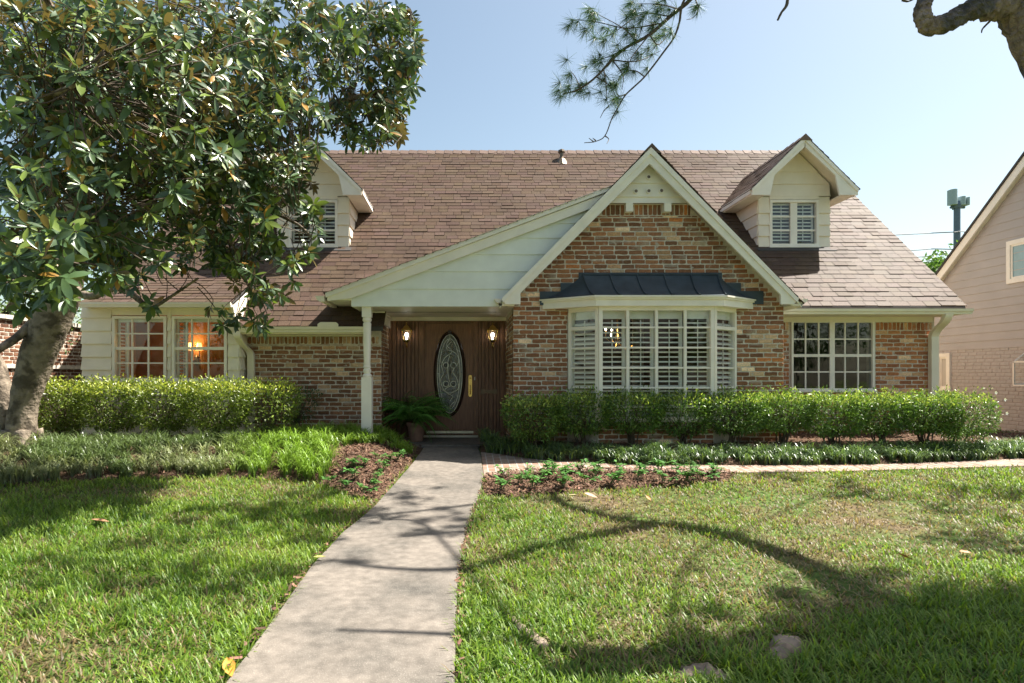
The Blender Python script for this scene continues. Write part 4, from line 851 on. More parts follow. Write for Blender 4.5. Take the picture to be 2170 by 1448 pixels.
rl = ['beside the porch corner, leftmost of the right-hand hedge', 'under the left slanted pane of the bay window', 'under the left half of the bay window front', 'under the middle of the bay window front', 'under the right half of the bay window front', 'in front of the brick pier right of the bay', 'under the left side of the dark gridded window', 'under the right side of the dark gridded window', 'in front of the corner downspout']
protos = []
hx = [1130, 1234, 1340, 1446, 1552, 1658, 1764, 1870, 1962]
for i, px in enumerate(hx):
    y = 9.36; x = (px - PX) / F * y; loc = (x, y + rng.uniform(-.05, .05), float(rz(x, y))); lab = 'glossy clipped green shrub ' + rl[i]
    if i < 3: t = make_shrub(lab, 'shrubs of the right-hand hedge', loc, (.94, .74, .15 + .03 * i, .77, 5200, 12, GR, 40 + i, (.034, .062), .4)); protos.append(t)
    else: t = copy_tree(protos[i % 3]); t.location = loc; t['label'] = lab
    t.rotation_euler = (0, 0, [0, math.pi, .0, math.pi][i % 4] + rng.uniform(-.15, .15)); t.scale = (1, 1, rng.uniform(.97, 1.04))
x, y = (2028 - PX) / F * 9.4, 9.4
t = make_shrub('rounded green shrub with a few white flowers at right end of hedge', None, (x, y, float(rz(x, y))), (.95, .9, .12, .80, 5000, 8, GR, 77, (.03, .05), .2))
nb = NB()
for k in range(5):
    c = np.array([.44 + rng.uniform(-.05, .05), -.25 + rng.uniform(-.1, .1), .42 + .1 * k]); a = np.arange(5) * 1.2566
    d = np.stack([np.cos(a) * .6, -np.ones(5) * .5, np.sin(a) * .8], 1); nb = NB(); nb.inst(LT2[0] * [1.6, 1, 1], LT2[1], np.tile(c, (5, 1)), frames(d, np.tile([.3, -1., .2], (5, 1))), np.full(5, .035), np.ones((5, 3))); nb.build('flower', M['petal'], t, local=True)
pass
ll = ['beside the magnolia trunk, leftmost of the left-hand hedge', 'under the left small-paned window', 'under the gap between the two left windows', 'under the lamp-lit left window', 'in front of the left downspout, bare stems showing']
lp_ = []
for i, px in enumerate((128, 236, 348, 460, 568)):
    y = 9.42; x = (px - PX) / F * y; loc = (x, y, float(lz(x, y))); lab = 'light green leafy shrub ' + ll[i]
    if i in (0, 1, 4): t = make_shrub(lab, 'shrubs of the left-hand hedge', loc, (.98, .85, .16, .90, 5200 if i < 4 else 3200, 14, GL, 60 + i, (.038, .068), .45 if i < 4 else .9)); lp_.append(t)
    else: t = copy_tree(lp_[i % 2]); t.location = loc; t['label'] = lab
    if i != 4: t.rotation_euler = (0, 0, (math.pi if i % 2 else 0) + rng.uniform(-.15, .15))
y = 10.2; x = (628 - PX) / F * y
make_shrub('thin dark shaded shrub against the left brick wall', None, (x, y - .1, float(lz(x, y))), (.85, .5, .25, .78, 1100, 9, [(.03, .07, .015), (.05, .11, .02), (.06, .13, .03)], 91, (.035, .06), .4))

# ------------------------------------------------------------------ potted fern
fx = XZ(882, 0, 10.85)[0]; ft = thing('potted_fern', 'bushy green fern in a brown clay pot beside the front door', 'potted plant', (fx, 10.85, .25))
nb = NB(); nb.lathe((0, 0, 0), [(.11, 0), (.12, .01), (.155, .27), (.17, .275), (.175, .33), (.16, .335), (.15, .30)], 24); nb.build('pot', M['terracotta'], ft, local=True, smooth=False)
nb = NB(); Tp = leafT(.34, .1, .25, 2); fst = NB()
for k in range(170):
    a = rng.uniform(0, 6.28); L = rng.uniform(.6, 1.0); el = rng.uniform(.25, 1.5) if k % 2 == 0 else rng.uniform(.95, 1.5); d = np.array([math.cos(a), math.sin(a) * .75]); pts = [np.array([-.08 + rng.normal(0, .08), rng.normal(0, .06), .38])]; ang = el
    for q in range(14): ang -= rng.uniform(.06, .17) * (1.15 if el > .9 else 1.0); pts.append(pts[-1] + np.array([d[0] * math.cos(ang), d[1] * math.cos(ang), math.sin(ang)]) * L / 14)
    P = np.array(pts); P[:, 2] = np.maximum(P[:, 2], .02); T = unit(np.gradient(P, axis=0)); S = unit(np.cross(T, [0, 0, 1.])); Q = []; D = []; sz = []
    for s in (-1, 1):
        for f in np.linspace(.8, 13.6, 24):
            i = int(f); p = P[i] + (P[min(i + 1, 14)] - P[i]) * (f - i); Q.append(p); D.append(S[i] * s + T[i] * .35 + np.array([0, 0, -.25])); sz.append(.075 * math.sin(math.pi * (.15 + .85 * f / 14) ** .9) + .008)
    N = len(Q); nb.inst(Tp[0], Tp[1], np.array(Q), frames(np.array(D), np.tile([0, 0, 1.], (N, 1))), np.array(sz), np.tile(np.array([.15, .34, .065]) * rng.uniform(.5, 1.5), (N, 1)) * rng.uniform(.85, 1.15, (N, 1))); nb.tube(P, np.linspace(.004, .001, len(P)), 4, 0, (.08, .14, .03))
nb.build('fronds', M['fern'], ft, local=True)

# ------------------------------------------------------------------ bedding plants
def plant_proto(seed):
    r = np.random.default_rng(seed); nb = NB()
    for k in range(5):
        b = np.array([r.normal(0, .02), r.normal(0, .02), 0]); tip = b + np.array([r.normal(0, .05), r.normal(0, .05), r.uniform(.06, .13)]); nb.tube([b, (b + tip) / 2, tip], [.004, .003, .002], 4, 0, (.10, .16, .05))
        n = 8; a = r.uniform(0, 6.28) + np.arange(n) * 2.4; e = r.uniform(-.2, .55, n); D = np.stack([np.cos(a) * np.cos(e), np.sin(a) * np.cos(e), np.sin(e)], 1); f = r.uniform(.35, 1, (n, 1))
        nb.inst(LT4[0] * [1.35, 1, 1], LT4[1], b * (1 - f) + tip * f, frames(D, np.tile([0, 0, 1.], (n, 1))), r.uniform(.04, .075, n), np.array([.09, .22, .05]) * r.uniform(.7, 1.5, (n, 1)))
    return nb
RPX = [(635, 290), (620, 370), (715, 330), (770, 280), (870, 310), (905, 270), (830, 350), (965, 260), (985, 350), (1010, 300), (1080, 260), (1140, 330), (1175, 290), (1200, 255), (1290, 330), (1320, 280), (1450, 300), (1470, 260), (1600, 250), (1610, 320), (1700, 270), (1750, 320), (1790, 270), (1850, 310), (1925, 285), (1920, 265)]
LPX = [(900, 1170), (930, 1060), (850, 1270), (1030, 1330), (1130, 1190), (1140, 1270), (1050, 1040), (1170, 980), (1240, 1080), (1290, 1000), (1350, 990), (690, 1220), (870, 1050)]
pr_ = []
def bedding(px, py, zf, label, group, i):
    p = G(px, py, .05, zf)
    if i < 4 and len(pr_) < 4:
        nb = plant_proto(200 + i); o = nb.build('bedding_plant', M['hedge'], None, label, cat='plant', group=group); pr_.append(o)
    else: o = pr_[i % 4].copy(); COL.objects.link(o); o['label'] = label; o['group'] = group
    o.location = tuple(p); o.rotation_euler = (0, 0, rng.uniform(0, 6.28)); o.scale = (rng.uniform(1.05, 1.45) * (.8 if 'left' in label else 1),) * 3
for i, (a, b) in enumerate(RPX): bedding(850 + a / 2.893, 900 + b / 2.893 + 9, fz, 'small leafy green bedding plant in bark mulch right of the concrete path', 'bedding plants right of the path', i)
for i, (a, b) in enumerate(LPX): bedding(560 + a / 4.83, 760 + b / 4.83 + 9, lz, 'small leafy green bedding plant in bark mulch left of the concrete path', 'bedding plants left of the path', i)

# ------------------------------------------------------------------ fallen leaves, bare roots
def fallen(px, py, s, c, rz, label, off=.045):
    nb = NB(); T = leafT(.45, .25, -.25, 4); nb.inst(T[0] - [0, .5, 0], T[1], np.zeros((1, 3)), np.eye(3)[None], np.array([s]), np.array([c])); o = nb.build('fallen_leaf', M['dead'], None, label, smooth=True, cat='leaf', group='fallen leaves')
    p = G(px, py, off); o.location = tuple(p); o.rotation_euler = (rng.uniform(-.3, .3), rng.uniform(-.3, .3), rz)
fallen(212, 1108, .17, (.30, .16, .08), 1.5, 'brown dry leaf lying on the grass of the left lawn')
fallen(1252, 1053, .15, (.34, .22, .14), 1.2, 'large curled tan leaf below the flower bed, right one of a pair')
fallen(1215, 1052, .12, (.30, .26, .11), 1.9, 'olive tan leaf below the flower bed, left one of a pair')
fallen(1374, 1057, .08, (.5, .2, .06), .4, 'tiny orange leaf on dry grass below the bedding plants')
fallen(1918, 1183, .11, (.5, .17, .05), 1.4, 'orange leaf on dry grass at right, nearer the path than its neighbour')
fallen(2045, 1173, .10, (.45, .15, .06), 1.7, 'orange brown leaf on dry grass closest to the right edge')
fallen(487, 1420, .13, (.55, .25, .04), .5, 'bright orange leaf at the near left edge of the concrete path', .03)
fallen(678, 1183, .09, (.36, .33, .10), 1.6, 'yellow green leaf on the left edge of the path', .05)
def root(pts, r, label):
    P = np.array([G(x, y, .0) for x, y in pts]); P = cr(P, 6); nb = NB(); m = len(P); nb.tube(P - [0, 0, r * .5], r * (1.0 - .5 * np.abs(np.linspace(-1, 1, m)) ** 2), 14, noise=.3); nb.build('bare_root', M['root'], None, label, smooth=True, cat='root', group='bare surface roots in the lawn')
root([(1078, 1303), (1110, 1335), (1145, 1362), (1175, 1385)], .04, 'pale bare tree root surfacing in the grass right of the path')
root([(1640, 1395), (1665, 1370), (1690, 1352)], .075, 'broad pale sandy root mound at the edge of the deep lawn shade')
root([(1440, 1430), (1490, 1418), (1540, 1440)], .06, 'low flat pale root close to the bottom edge of the lawn')
# ------------------------------------------------------------------ magnolia
def cyl_path(pxs):   # (px, py, Y, r) -> points, radii
    return np.array([W(a, b, c) for a, b, c, r in pxs]), np.array([r for *_, r in pxs])
def limb(nb, pxs, n=8, seg=12, noise=.06, mat=0):
    P, r = cyl_path(pxs); Q = cr(np.hstack([P, r[:, None]]), n); nb.tube(Q[:, :3], np.maximum(Q[:, 3], .004), seg, mat, None, noise)
    return Q
MG = thing('magnolia_tree', 'large glossy magnolia with leaning grey trunk covering the upper left', 'tree', (-6.4, 8.75, .25))
nb = NB()
b = W(46, 960, 8.75); nb.tube(cr([(b[0] - .02, b[1], .0), (b[0], b[1], .42), tuple(W(50, 862, 8.72)), tuple(W(72, 780, 8.7)), tuple(W(102, 695, 8.65)), tuple(W(133, 615, 8.6)), tuple(W(150, 520, 8.5)), tuple(W(165, 420, 8.4)), tuple(W(200, 280, 8.2)), tuple(W(235, 120, 8.0)), tuple(W(250, -80, 7.9)), tuple(W(260, -300, 7.8))], 6),
    np.interp(np.linspace(0, 11, 67), range(12), [.34, .20, .175, .215, .245, .235, .20, .17, .13, .09, .06, .03]), 20, noise=.045)
for a, r0 in ((.3, .12), (1.6, .10), (2.9, .12), (4.2, .13), (5.4, .11)):      # root flare
    nb.tube(cr([(b[0] + math.cos(a) * .16, b[1] + math.sin(a) * .16, .62), (b[0] + math.cos(a) * .27, b[1] + math.sin(a) * .27, .42), (b[0] + math.cos(a) * .62, b[1] + math.sin(a) * .62, .22)], 5), np.linspace(.10, .04, 11), 10, noise=.06)
nb.tube(cr([tuple(W(6, 975, 8.9)), tuple(W(4, 915, 8.9)), tuple(W(2, 850, 8.9)), tuple(W(-18, 780, 8.9)), tuple(W(-60, 680, 8.8)), tuple(W(-110, 520, 8.6))], 6), np.interp(np.linspace(0, 5, 31), range(6), [.28, .20, .19, .17, .14, .1]), 18, noise=.07)
nb.build('trunk', M['bark'], MG, smooth=True)
LIMBS = [[(85, 668, 8.65, .07), (40, 712, 8.4, .058), (-5, 742, 8.1, .05), (-90, 800, 7.6, .03)],
         [(140, 600, 8.6, .07), (190, 628, 8.3, .05), (250, 610, 7.9, .040), (295, 636, 7.6, .034), (312, 658, 7.5, .026), (345, 640, 7.3, .02), (420, 590, 7.0, .012)],
         [(150, 520, 8.5, .10), (260, 470, 8.1, .07), (390, 430, 7.7, .055), (520, 430, 7.3, .035), (620, 470, 7.1, .018), (660, 500, 7.0, .01)],
         [(160, 430, 8.4, .09), (290, 360, 8.2, .07), (430, 320, 8.0, .055), (570, 270, 8.0, .045), (700, 220, 8.1, .03), (820, 190, 8.2, .016), (870, 180, 8.2, .008)],
         [(190, 320, 8.3, .08), (310, 220, 8.1, .06), (450, 130, 8.1, .05), (620, 70, 8.2, .04), (780, 40, 8.3, .02), (870, 20, 8.3, .01)],
         [(215, 230, 8.1, .07), (180, 130, 7.2, .055), (120, 40, 6.2, .04), (60, -80, 5.4, .02)],
         [(150, 500, 8.5, .08), (90, 380, 7.4, .06), (60, 300, 6.2, .045), (90, 220, 5.2, .03), (160, 180, 4.6, .015)],
         [(155, 470, 8.4, .06), (220, 430, 7.0, .045), (240, 420, 6.0, .03), (200, 480, 5.2, .018), (120, 560, 4.7, .01)],
         [(390, 430, 7.7, .04), (450, 500, 7.2, .03), (500, 560, 6.9, .022), (540, 620, 6.7, .012)],
         [(570, 270, 8.0, .03), (640, 330, 7.7, .02), (660, 400, 7.5, .010)],
         [(700, 220, 8.1, .02), (770, 280, 8.0, .014), (830, 310, 8.0, .008)]]
LQ = []
for i, l in enumerate(LIMBS):
    nb = NB(); LQ.append(limb(nb, l, noise=.08)); nb.build('limb', M['bark'], MG, smooth=True)
LQ = np.vstack(LQ)
BLOBS = [(800, 85, 85, 85, 7.6, 8.9, 85), (835, 230, 45, 60, 7.6, 8.8, 26), (770, 250, 75, 70, 7.4, 8.8, 55), (862, 110, 30, 90, 7.6, 8.8, 26), (620, 110, 160, 130, 6.6, 8.8, 130), (400, 120, 200, 150, 5.4, 8.5, 165), (150, 110, 190, 150, 4.6, 8.2, 150), (560, 270, 140, 100, 6.0, 8.4, 95), (330, 320, 180, 110, 5.0, 8.0, 115),
         (110, 320, 150, 120, 4.2, 7.0, 70), (80, 470, 110, 120, 3.9, 6.0, 48), (60, 560, 80, 90, 3.9, 5.2, 16), (300, 470, 130, 90, 5.2, 8.0, 52), (470, 430, 120, 85, 5.8, 8.2, 70), (595, 385, 70, 50, 6.2, 8.3, 28), (655, 470, 35, 40, 6.3, 7.8, 6), (560, 570, 75, 70, 6.2, 7.8, 30), (500, 520, 60, 60, 6.0, 7.8, 20), (500, 655, 30, 18, 6.5, 7.5, 3), (545, 690, 25, 18, 6.6, 7.4, 3),
         (90, 620, 80, 45, 4.0, 5.0, 3), (250, 580, 50, 35, 7.2, 8.8, 8), (325, 640, 20, 15, 6.8, 7.4, 2), (410, 540, 80, 40, 6.4, 8.0, 12), (60, 560, 60, 60, 4.4, 6, 8), (640, 540, 20, 30, 6.8, 7.6, 4),
         (300, -60, 330, 60, 6.0, 8.5, 26), (230, 190, 240, 190, 4.7, 6.4, 130), (215, 545, 60, 60, 4.8, 6.6, 18), (60, 590, 70, 50, 3.9, 5.0, 9), (300, 540, 60, 40, 6.0, 7.6, 10), (460, 230, 150, 150, 5.6, 7.0, 60)]
C = []
for (px, py, rx, ry, ya, yb, n) in BLOBS:
    for _ in range(int(n * 1.3)):
        a, q = rng.uniform(0, 6.28), math.sqrt(rng.random()); C.append(W(px + rx * q * math.cos(a), py + ry * q * math.sin(a), rng.uniform(ya, yb)))
C += [W(102, 612, 4.3), W(232, 610, 6.2), W(325, 658, 7.2), W(505, 672, 7.0), W(470, 690, 7.0), W(560, 690, 7.0), W(445, 655, 7.2), W(150, 500, 4.9), W(40, 420, 4.1), W(12, 600, 4.0)]
C = np.array(C); N = len(C)
# axis of each rosette: away from the nearest limb, bent outward and a little down
dl = ((C[:, None, :] - LQ[None, ::3, :3]) ** 2).sum(-1); j = dl.argmin(1); near = LQ[::3][j, :3]
ax = unit(unit(C - near) * .7 + rng.normal(0, .45, (N, 3)) + [.1, -.75, .05])
nb = NB(); TL = [leafT(.33, .14, .14), leafT(.37, .06, .28), leafT(.30, .18, .03)]
for v in range(3):
    P = []; D = []; U = []; S = []; Cc = []
    for i in range(v, N, 3):
        n = rng.integers(8, 14); ph = rng.uniform(0, 6.28); a = ax[i]; e1 = unit(np.cross(a, [.3, .2, 1.])); e2 = np.cross(a, e1)
        Lb = rng.uniform(.11, .175); tone = rng.uniform(.75, 1.25)
        for k in range(n):
            t = ph + k * 2.4; op = rng.uniform(.75, 1.75) if k > 2 else rng.uniform(.2, .7)
            d = a * math.cos(op) + (e1 * math.cos(t) + e2 * math.sin(t)) * math.sin(op); d = d + np.array([0, 0, -.28]); P.append(C[i] + d * .012 - a * .012 * k * .5); D.append(d); U.append(a + np.array([0, -.1, .4]) + rng.normal(0, .15, 3)); S.append(Lb * rng.uniform(.7, 1.15))
            q = rng.random(); c = np.array([.064, .112, .045]) * tone if q > .3 else (np.array([.15, .21, .04]) if q > .02 else np.array([.36, .20, .04])); Cc.append(c * rng.uniform(.8, 1.25))
    nb.inst(TL[v][0], TL[v][1], np.array(P), frames(np.array(D), np.array(U)), np.array(S), np.array(Cc))
nb.build('crown', M['magnolia'], MG, smooth=True)
nb = NB()
for i in range(N):
    p, q = C[i] - ax[i] * .04, near[i]; L = np.linalg.norm(q - p); L2 = min(L, rng.uniform(.25, .7)); tgt = p + unit(q - p) * L2; m = p - ax[i] * L2 * .45
    nb.tube(cr([p + ax[i] * .04, (p + m) / 2, tgt * .6 + m * .4, tgt], 3), np.linspace(.004, .0065, 10), 4)
nb.build('twigs', M['twig'], MG)

# ------------------------------------------------------------------ pine overhead
PT = thing('pine_tree', 'tall pine leaning in at upper right with flaky bark, crooked limb and hanging needle branch', 'tree', (4.6, 3.95, 0))
nb = NB(); P = cr([(4.62, 3.95, -.1), (4.52, 3.92, .75), (4.24, 3.86, 1.95), (3.87, 3.8, 2.9), (3.585, 3.8, 3.44), (3.44, 3.8, 3.94), (3.6, 3.85, 4.9), (4.3, 4.1, 6.5), (5.4, 4.5, 7.8), (6.4, 4.9, 8.9)], 10)
nb.tube(P, np.interp(np.linspace(0, 9, len(P)), range(10), [.27, .22, .18, .15, .131, .131, .095, .06, .04, .02]), 26, noise=.11); nb.build('trunk', M['pinebark'], PT)
def plimb(pts, r, seg=10, noise=.1):
    nb = NB(); Q = cr(np.hstack([np.array(pts, float), np.array(r)[:, None]]), 8); nb.tube(Q[:, :3], Q[:, 3], seg, noise=noise); nb.build('limb', M['pinebark'], PT); return Q[:, :3]
plimb([tuple(W(2150, 8, 3.8)), tuple(W(2100, 14, 3.8)), tuple(W(2055, 22, 3.8)), tuple(W(2005, 50, 3.8)), tuple(W(1966, 54, 3.8)), tuple(W(1954, 25, 3.8)), tuple(W(1956, -30, 3.85)), tuple(W(1900, -220, 4.1)), tuple(W(1800, -500, 4.4))], [.10, .078, .060, .053, .050, .043, .041, .03, .018], 20, .17)
for pts in ([(2112, 30), (2095, 48), (2082, 62), (2080, 70)], [(2113, 34), (2122, 60), (2135, 72), (2142, 72)], [(1912, 0), (1925, 3), (1942, -4)]):
    nb = NB(); Q = np.array([W(a, b, 3.8) for a, b in pts]); nb.tube(cr(Q, 5), np.linspace(.009, .003, (len(pts) - 1) * 5 + 1), 5, noise=.1); nb.build('dead_twig', M['twig'], PT)
def caster(px, py, h): p = G(px, py); return p + SUN / SUN[2] * h
# limbs overhead whose shade crosses lawn and path
Qs = []
Qs.append(plimb([(4.95, 4.35, 7.3), tuple(caster(1960, 1330, 7.8)), tuple(caster(1850, 1290, 7.9)), tuple(caster(1740, 1215, 8.0)), tuple(caster(1600, 1158, 8.0)), tuple(caster(1420, 1115, 8.0)), tuple(caster(1250, 1140, 8.0)), tuple(caster(1090, 1180, 8.0)), tuple(caster(960, 1215, 8.1)), tuple(caster(800, 1212, 8.2)), tuple(caster(690, 1195, 8.4))], [.12, .15, .145, .14, .13, .12, .085, .06, .05, .035, .025], 12))
Qs.append(plimb([tuple(caster(1430, 1116, 8.0)), tuple(caster(1300, 1100, 8.1)), tuple(caster(1200, 1072, 8.2)), tuple(caster(1165, 1045, 8.3))], [.11, .08, .07, .05]))
Qs.append(plimb([tuple(caster(700, 1196, 8.4)), tuple(caster(560, 1225, 8.3)), tuple(caster(300, 1240, 8.2)), tuple(caster(60, 1235, 8.2))], [.026, .024, .02, .012]))
Qs.append(plimb([tuple(caster(1167, 1047, 8.3)), tuple(caster(960, 1080, 8.3)), tuple(caster(700, 1105, 8.3)), tuple(caster(520, 1085, 8.2)), tuple(caster(250, 1068, 8.2))], [.04, .032, .028, .022, .014]))
Qs.append(plimb([(5.9, 4.7, 8.3), (6.6, 4.6, 8.4), (7.4, 4.2, 8.2)], [.04, .03, .015])); Qs.append(plimb([(6.3, 4.85, 8.8), (7.2, 6.6, 8.8), (9.6, 9.0, 8.6)], [.018, .016, .012]))
Qs.append(plimb([(4.3, 4.1, 6.5), (4.4, 5.6, 7.3), (3.9, 6.7, 7.0), (3.3, 7.0, 6.35), tuple(W(1500, -55, 7.0))], [.03, .024, .022, .024, .026]))
# the hanging branch in view
nb = NB(); A = [W(x, y, 7.0 + .1 * math.sin(i)) for i, (x, y) in enumerate(((1500, -55), (1462, 0), (1420, 35), (1376, 74), (1317, 108), (1263, 163), (1225, 190), (1192, 200)))]; nb.tube(cr(A, 6), np.linspace(.028, .006, 43), 7, noise=.12)
Bq = [W(x, y, 7.0) for x, y in ((1462, -20), (1445, 12), (1440, 46), (1428, 80), (1406, 111), (1366, 163), (1327, 200), (1310, 228), (1297, 251), (1282, 288), (1262, 300), (1238, 303))]; nb.tube(cr(Bq, 5), np.linspace(.015, .004, 56), 6, noise=.12)
TW = [((1420, 35), (1360, 30), (1300, 70), (1262, 85)), ((1400, 50), (1330, 60), (1270, 48), (1222, 42)), ((1350, 90), (1320, 60), (1262, 28)), ((1440, 20), (1400, 10), (1350, 8)), ((1376, 74), (1395, 95), (1420, 70), (1428, 80)), ((1317, 108), (1290, 120), (1258, 132)), ((1300, 128), (1350, 130), (1400, 108)), ((1263, 163), (1290, 180), (1306, 205)), ((1280, 150), (1285, 190), (1285, 215)), ((1230, 188), (1220, 165), (1208, 150)), ((1300, 130), (1320, 160), (1318, 190)), ((1366, 163), (1345, 150), (1320, 155), (1305, 180)), ((1327, 200), (1310, 202), (1300, 170)), ((1290, 225), (1280, 235), (1272, 250)), ((1282, 288), (1290, 295), (1286, 305)), ((1262, 298), (1256, 293)), ((1258, 301), (1248, 293)), ((1470, -10), (1480, 20), (1468, 38), (1455, 42)), ((1376, 74), (1340, 120), (1330, 145))]
tips = []
for t in TW:
    Q = [W(x, y, 7.0 + rng.uniform(-.25, .25)) for x, y in t]; Q[0] = W(*t[0], 7.0); q = cr(Q, 5) if len(Q) > 2 else np.array(Q); nb.tube(q, np.linspace(.008, .003, len(q)), 5, noise=.1); tips.append(Q[-1])
nb.build('hanging_branch', M['twig'], PT)
def tufts(nb, P, n, L, w, cols, ax=None):
    N = len(P) * n; p = np.repeat(P, n, 0); d = unit(rng.normal(0, 1, (N, 3)) + (np.repeat(ax, n, 0) * 1.1 if ax is not None else 0)); d = unit(d + [0, 0, -.15])
    T = np.array([(-.5, 0, 0), (.5, 0, 0), (-.4, .6, -.01), (.4, .6, -.01), (0, 1, -.06)]); c = np.array(cols[0]) + (np.array(cols[1]) - cols[0]) * rng.random((N, 1)); l = rng.uniform(.65, 1.1, N) * L
    nb.inst(T, [(0, 1, 3, 2), (2, 3, 4)], p, frames(d, rng.normal(0, 1, (N, 3))), np.stack([np.full(N, w), l, l], 1), c)
nb = NB(); TP = [(1215, 42), (1262, 40), (1262, 25), (1240, 60), (1330, 35), (1360, 10), (1372, 25), (1400, 35), (1345, 25), (1385, 55), (1280, 85), (1310, 95), (1345, 90), (1392, 95), (1262, 132), (1300, 125), (1332, 132), (1360, 115), (1200, 192), (1232, 180), (1190, 203), (1208, 155), (1285, 160), (1285, 210), (1308, 208), (1306, 180), (1272, 150), (1480, 10), (1425, 70), (1400, 75), (1330, 60), (1290, 60), (1360, 60), (1420, 20), (1395, 5), (1300, 175), (1250, 195), (1440, -30), (1345, 150)]
P = np.array([W(x, y, 7.0 + rng.uniform(-.3, .3)) for x, y in TP]); axv = unit(np.stack([-np.ones(len(P)) * .7, rng.normal(0, .3, len(P)), -.5 * np.ones(len(P))], 1)); P = np.vstack([P, P + rng.normal(0, .05, P.shape), P + rng.normal(0, .075, P.shape)]); axv = np.vstack([axv] * 3); tufts(nb, P, 65, .17, .0032, [(.05, .11, .06), (.11, .19, .06)], axv)
nb.build('needles', M['needle'], PT)
# overhead crown (out of the top of the frame, shading the lawn)
SH = []
def shade(px, py, r, n, h=8.2):
    c = caster(px, py, h); SH.append(c + rng.normal(0, 1, (n, 3)) * np.array([r, r, r * .5]))
for a in ((2100, 1440, .45, 260), (1900, 1400, .4, 230), (1720, 1465, .28, 110), (2050, 1340, .3, 160), (2170, 1330, .35, 160), (2000, 1320, .3, 90), (2250, 1400, .6, 160), (2120, 1050, .28, 40), (1810, 1043, .22, 22), (2150, 1170, .28, 40), (1650, 1010, .2, 14), (960, 1100, .22, 18), (60, 1070, .3, 14), (220, 1068, .3, 12), (420, 1100, .28, 26), (560, 1085, .25, 26), (690, 1100, .16, 20), (655, 1150, .14, 14), (660, 1050, .2, 18), (100, 1220, .35, 26), (280, 1235, .3, 24), (480, 1230, .25, 20), (350, 1160, .22, 14), (550, 1130, .2, 12), (2000, 1080, .3, 16), (880, 1060, .2, 12), (900, 1130, .14, 10)): shade(*a)
for q in Qs[:2]: SH.append(q[rng.integers(0, len(q), 12)] + rng.normal(0, .16, (12, 3)))
P = np.vstack(SH); pyv = PY - (P[:, 2] - CZ) * F / P[:, 1]; P = P[(pyv < -120) | (P[:, 0] > .98 * P[:, 1])]
nb = NB(); tufts(nb, P, 60, .17, .008, [(.03, .07, .03), (.07, .12, .04)]); nb.build('crown', M['needle'], PT)
nb = NB(); nb.tube(cr([W(1672, -40, 6.5), W(1668, 8, 6.5), W(1657, 25, 6.5), W(1648, 43, 6.5)], 5), np.linspace(.018, .011, 16), 6, noise=.15); nb.tube([W(1672, -40, 6.5), W(1700, -160, 6.6), W(1770, -420, 6.7)], [.018, .025, .03], 6); nb.build('dead_branch', M['twig'], PT)

# ------------------------------------------------------------------ broadleaf trees behind
def bigtree(label, x, y, h, r, n, cols, seed, z0=.2, trunk_r=.16, leaf=(.10, .18), group=None, base=.25):
    q = np.random.default_rng(seed); t = thing('broadleaf_tree', label, 'tree', (x, y, z0), group); nb = NB()
    nb.tube(cr([(0, 0, -.1), (.05, .02, h * .25), (-.03, .05, h * .5), (.05, 0, h * .8)], 6), np.linspace(trunk_r, trunk_r * .3, 19), 10, noise=.06)
    cs = []
    for k in range(16):
        a = q.uniform(0, 6.28); rr = r * q.uniform(.2, .75); z = h * q.uniform(base + .1, .92); c = np.array([math.cos(a) * rr, math.sin(a) * rr, z]); cs.append((c, r * q.uniform(.28, .48)))
        nb.tube(cr([(0, 0, z * .55), tuple(c * [.5, .5, .85]), tuple(c)], 5), np.linspace(trunk_r * .35, .01, 11), 6)
    nb.build('trunk', M['bark'], t, local=True); nb = NB(); P = []; 
    for c, rc_ in cs:
        m = n // 16; d = unit(q.normal(0, 1, (m, 3))); P.append(c + d * rc_ * (q.random((m, 1)) ** .45) * [1.15, 1.15, .8])
    P = np.vstack(P); N = len(P); D = unit(q.normal(0, 1, (N, 3)) + [0, 0, -.2]); U = unit(q.normal(0, .6, (N, 3)) + [0, 0, 1]); tt = q.random((N, 1))
    nb.inst(LT2[0], LT2[1], P, frames(D, U), q.uniform(leaf[0], leaf[1], N), (np.array(cols[0]) * (1 - tt) + np.array(cols[1]) * tt) * q.uniform(.75, 1.25, (N, 1))); nb.build('crown', M['tree'], t, local=True); return t
YG = [(.06, .12, .02), (.17, .24, .05)]
bigtree('yellow green tree behind the left brick wall, seen under the magnolia leaves', -10.2, 13.2, 5.4, 2.3, 7000, YG, 5, leaf=(.09, .15), base=.32)
bigtree('tall green tree behind the roof end at left, seen through the magnolia', -9.5, 19.5, 9.0, 3.4, 8000, YG, 6, leaf=(.13, .22))
bigtree('dark bushy tree against the side wall of the house at far left', -7.55, 14.0, 3.1, .9, 2600, [(.03, .07, .015), (.09, .14, .03)], 8, leaf=(.07, .12), base=.1)
bigtree('pale green tree beyond the left wall at the edge of the photo', -14.5, 15.5, 6.0, 2.6, 7000, YG, 9, leaf=(.1, .17))
bigtree('bright green tree standing behind the house roofs below the antenna pole', 37.5, 46.0, 10.6, 4.6, 7000, [(.05, .12, .02), (.13, .22, .05)], 12, leaf=(.3, .5))
# ------------------------------------------------------------------ garden wall at left
gw_ = thing('garden_wall', 'old brown brick wall with a stone coping running back at far left', 'wall', (-8.6, 13, .2)); nb = NB(); nb.box(-8.7, -8.52, 8.6, 20, .05, 2.45)
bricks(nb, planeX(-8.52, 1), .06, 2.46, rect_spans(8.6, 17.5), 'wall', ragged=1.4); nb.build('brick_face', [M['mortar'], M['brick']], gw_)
nb = NB(); y = 8.6
while y < 20: nb.box(-8.76, -8.46, y + .004, y + .296, 2.462, 2.54 + rng.uniform(-.004, .004)); y += .3
nb.box(-8.52, -8.47, 8.6, 20, 1.55, 1.62); nb.build('coping', M['mortar'], gw_)
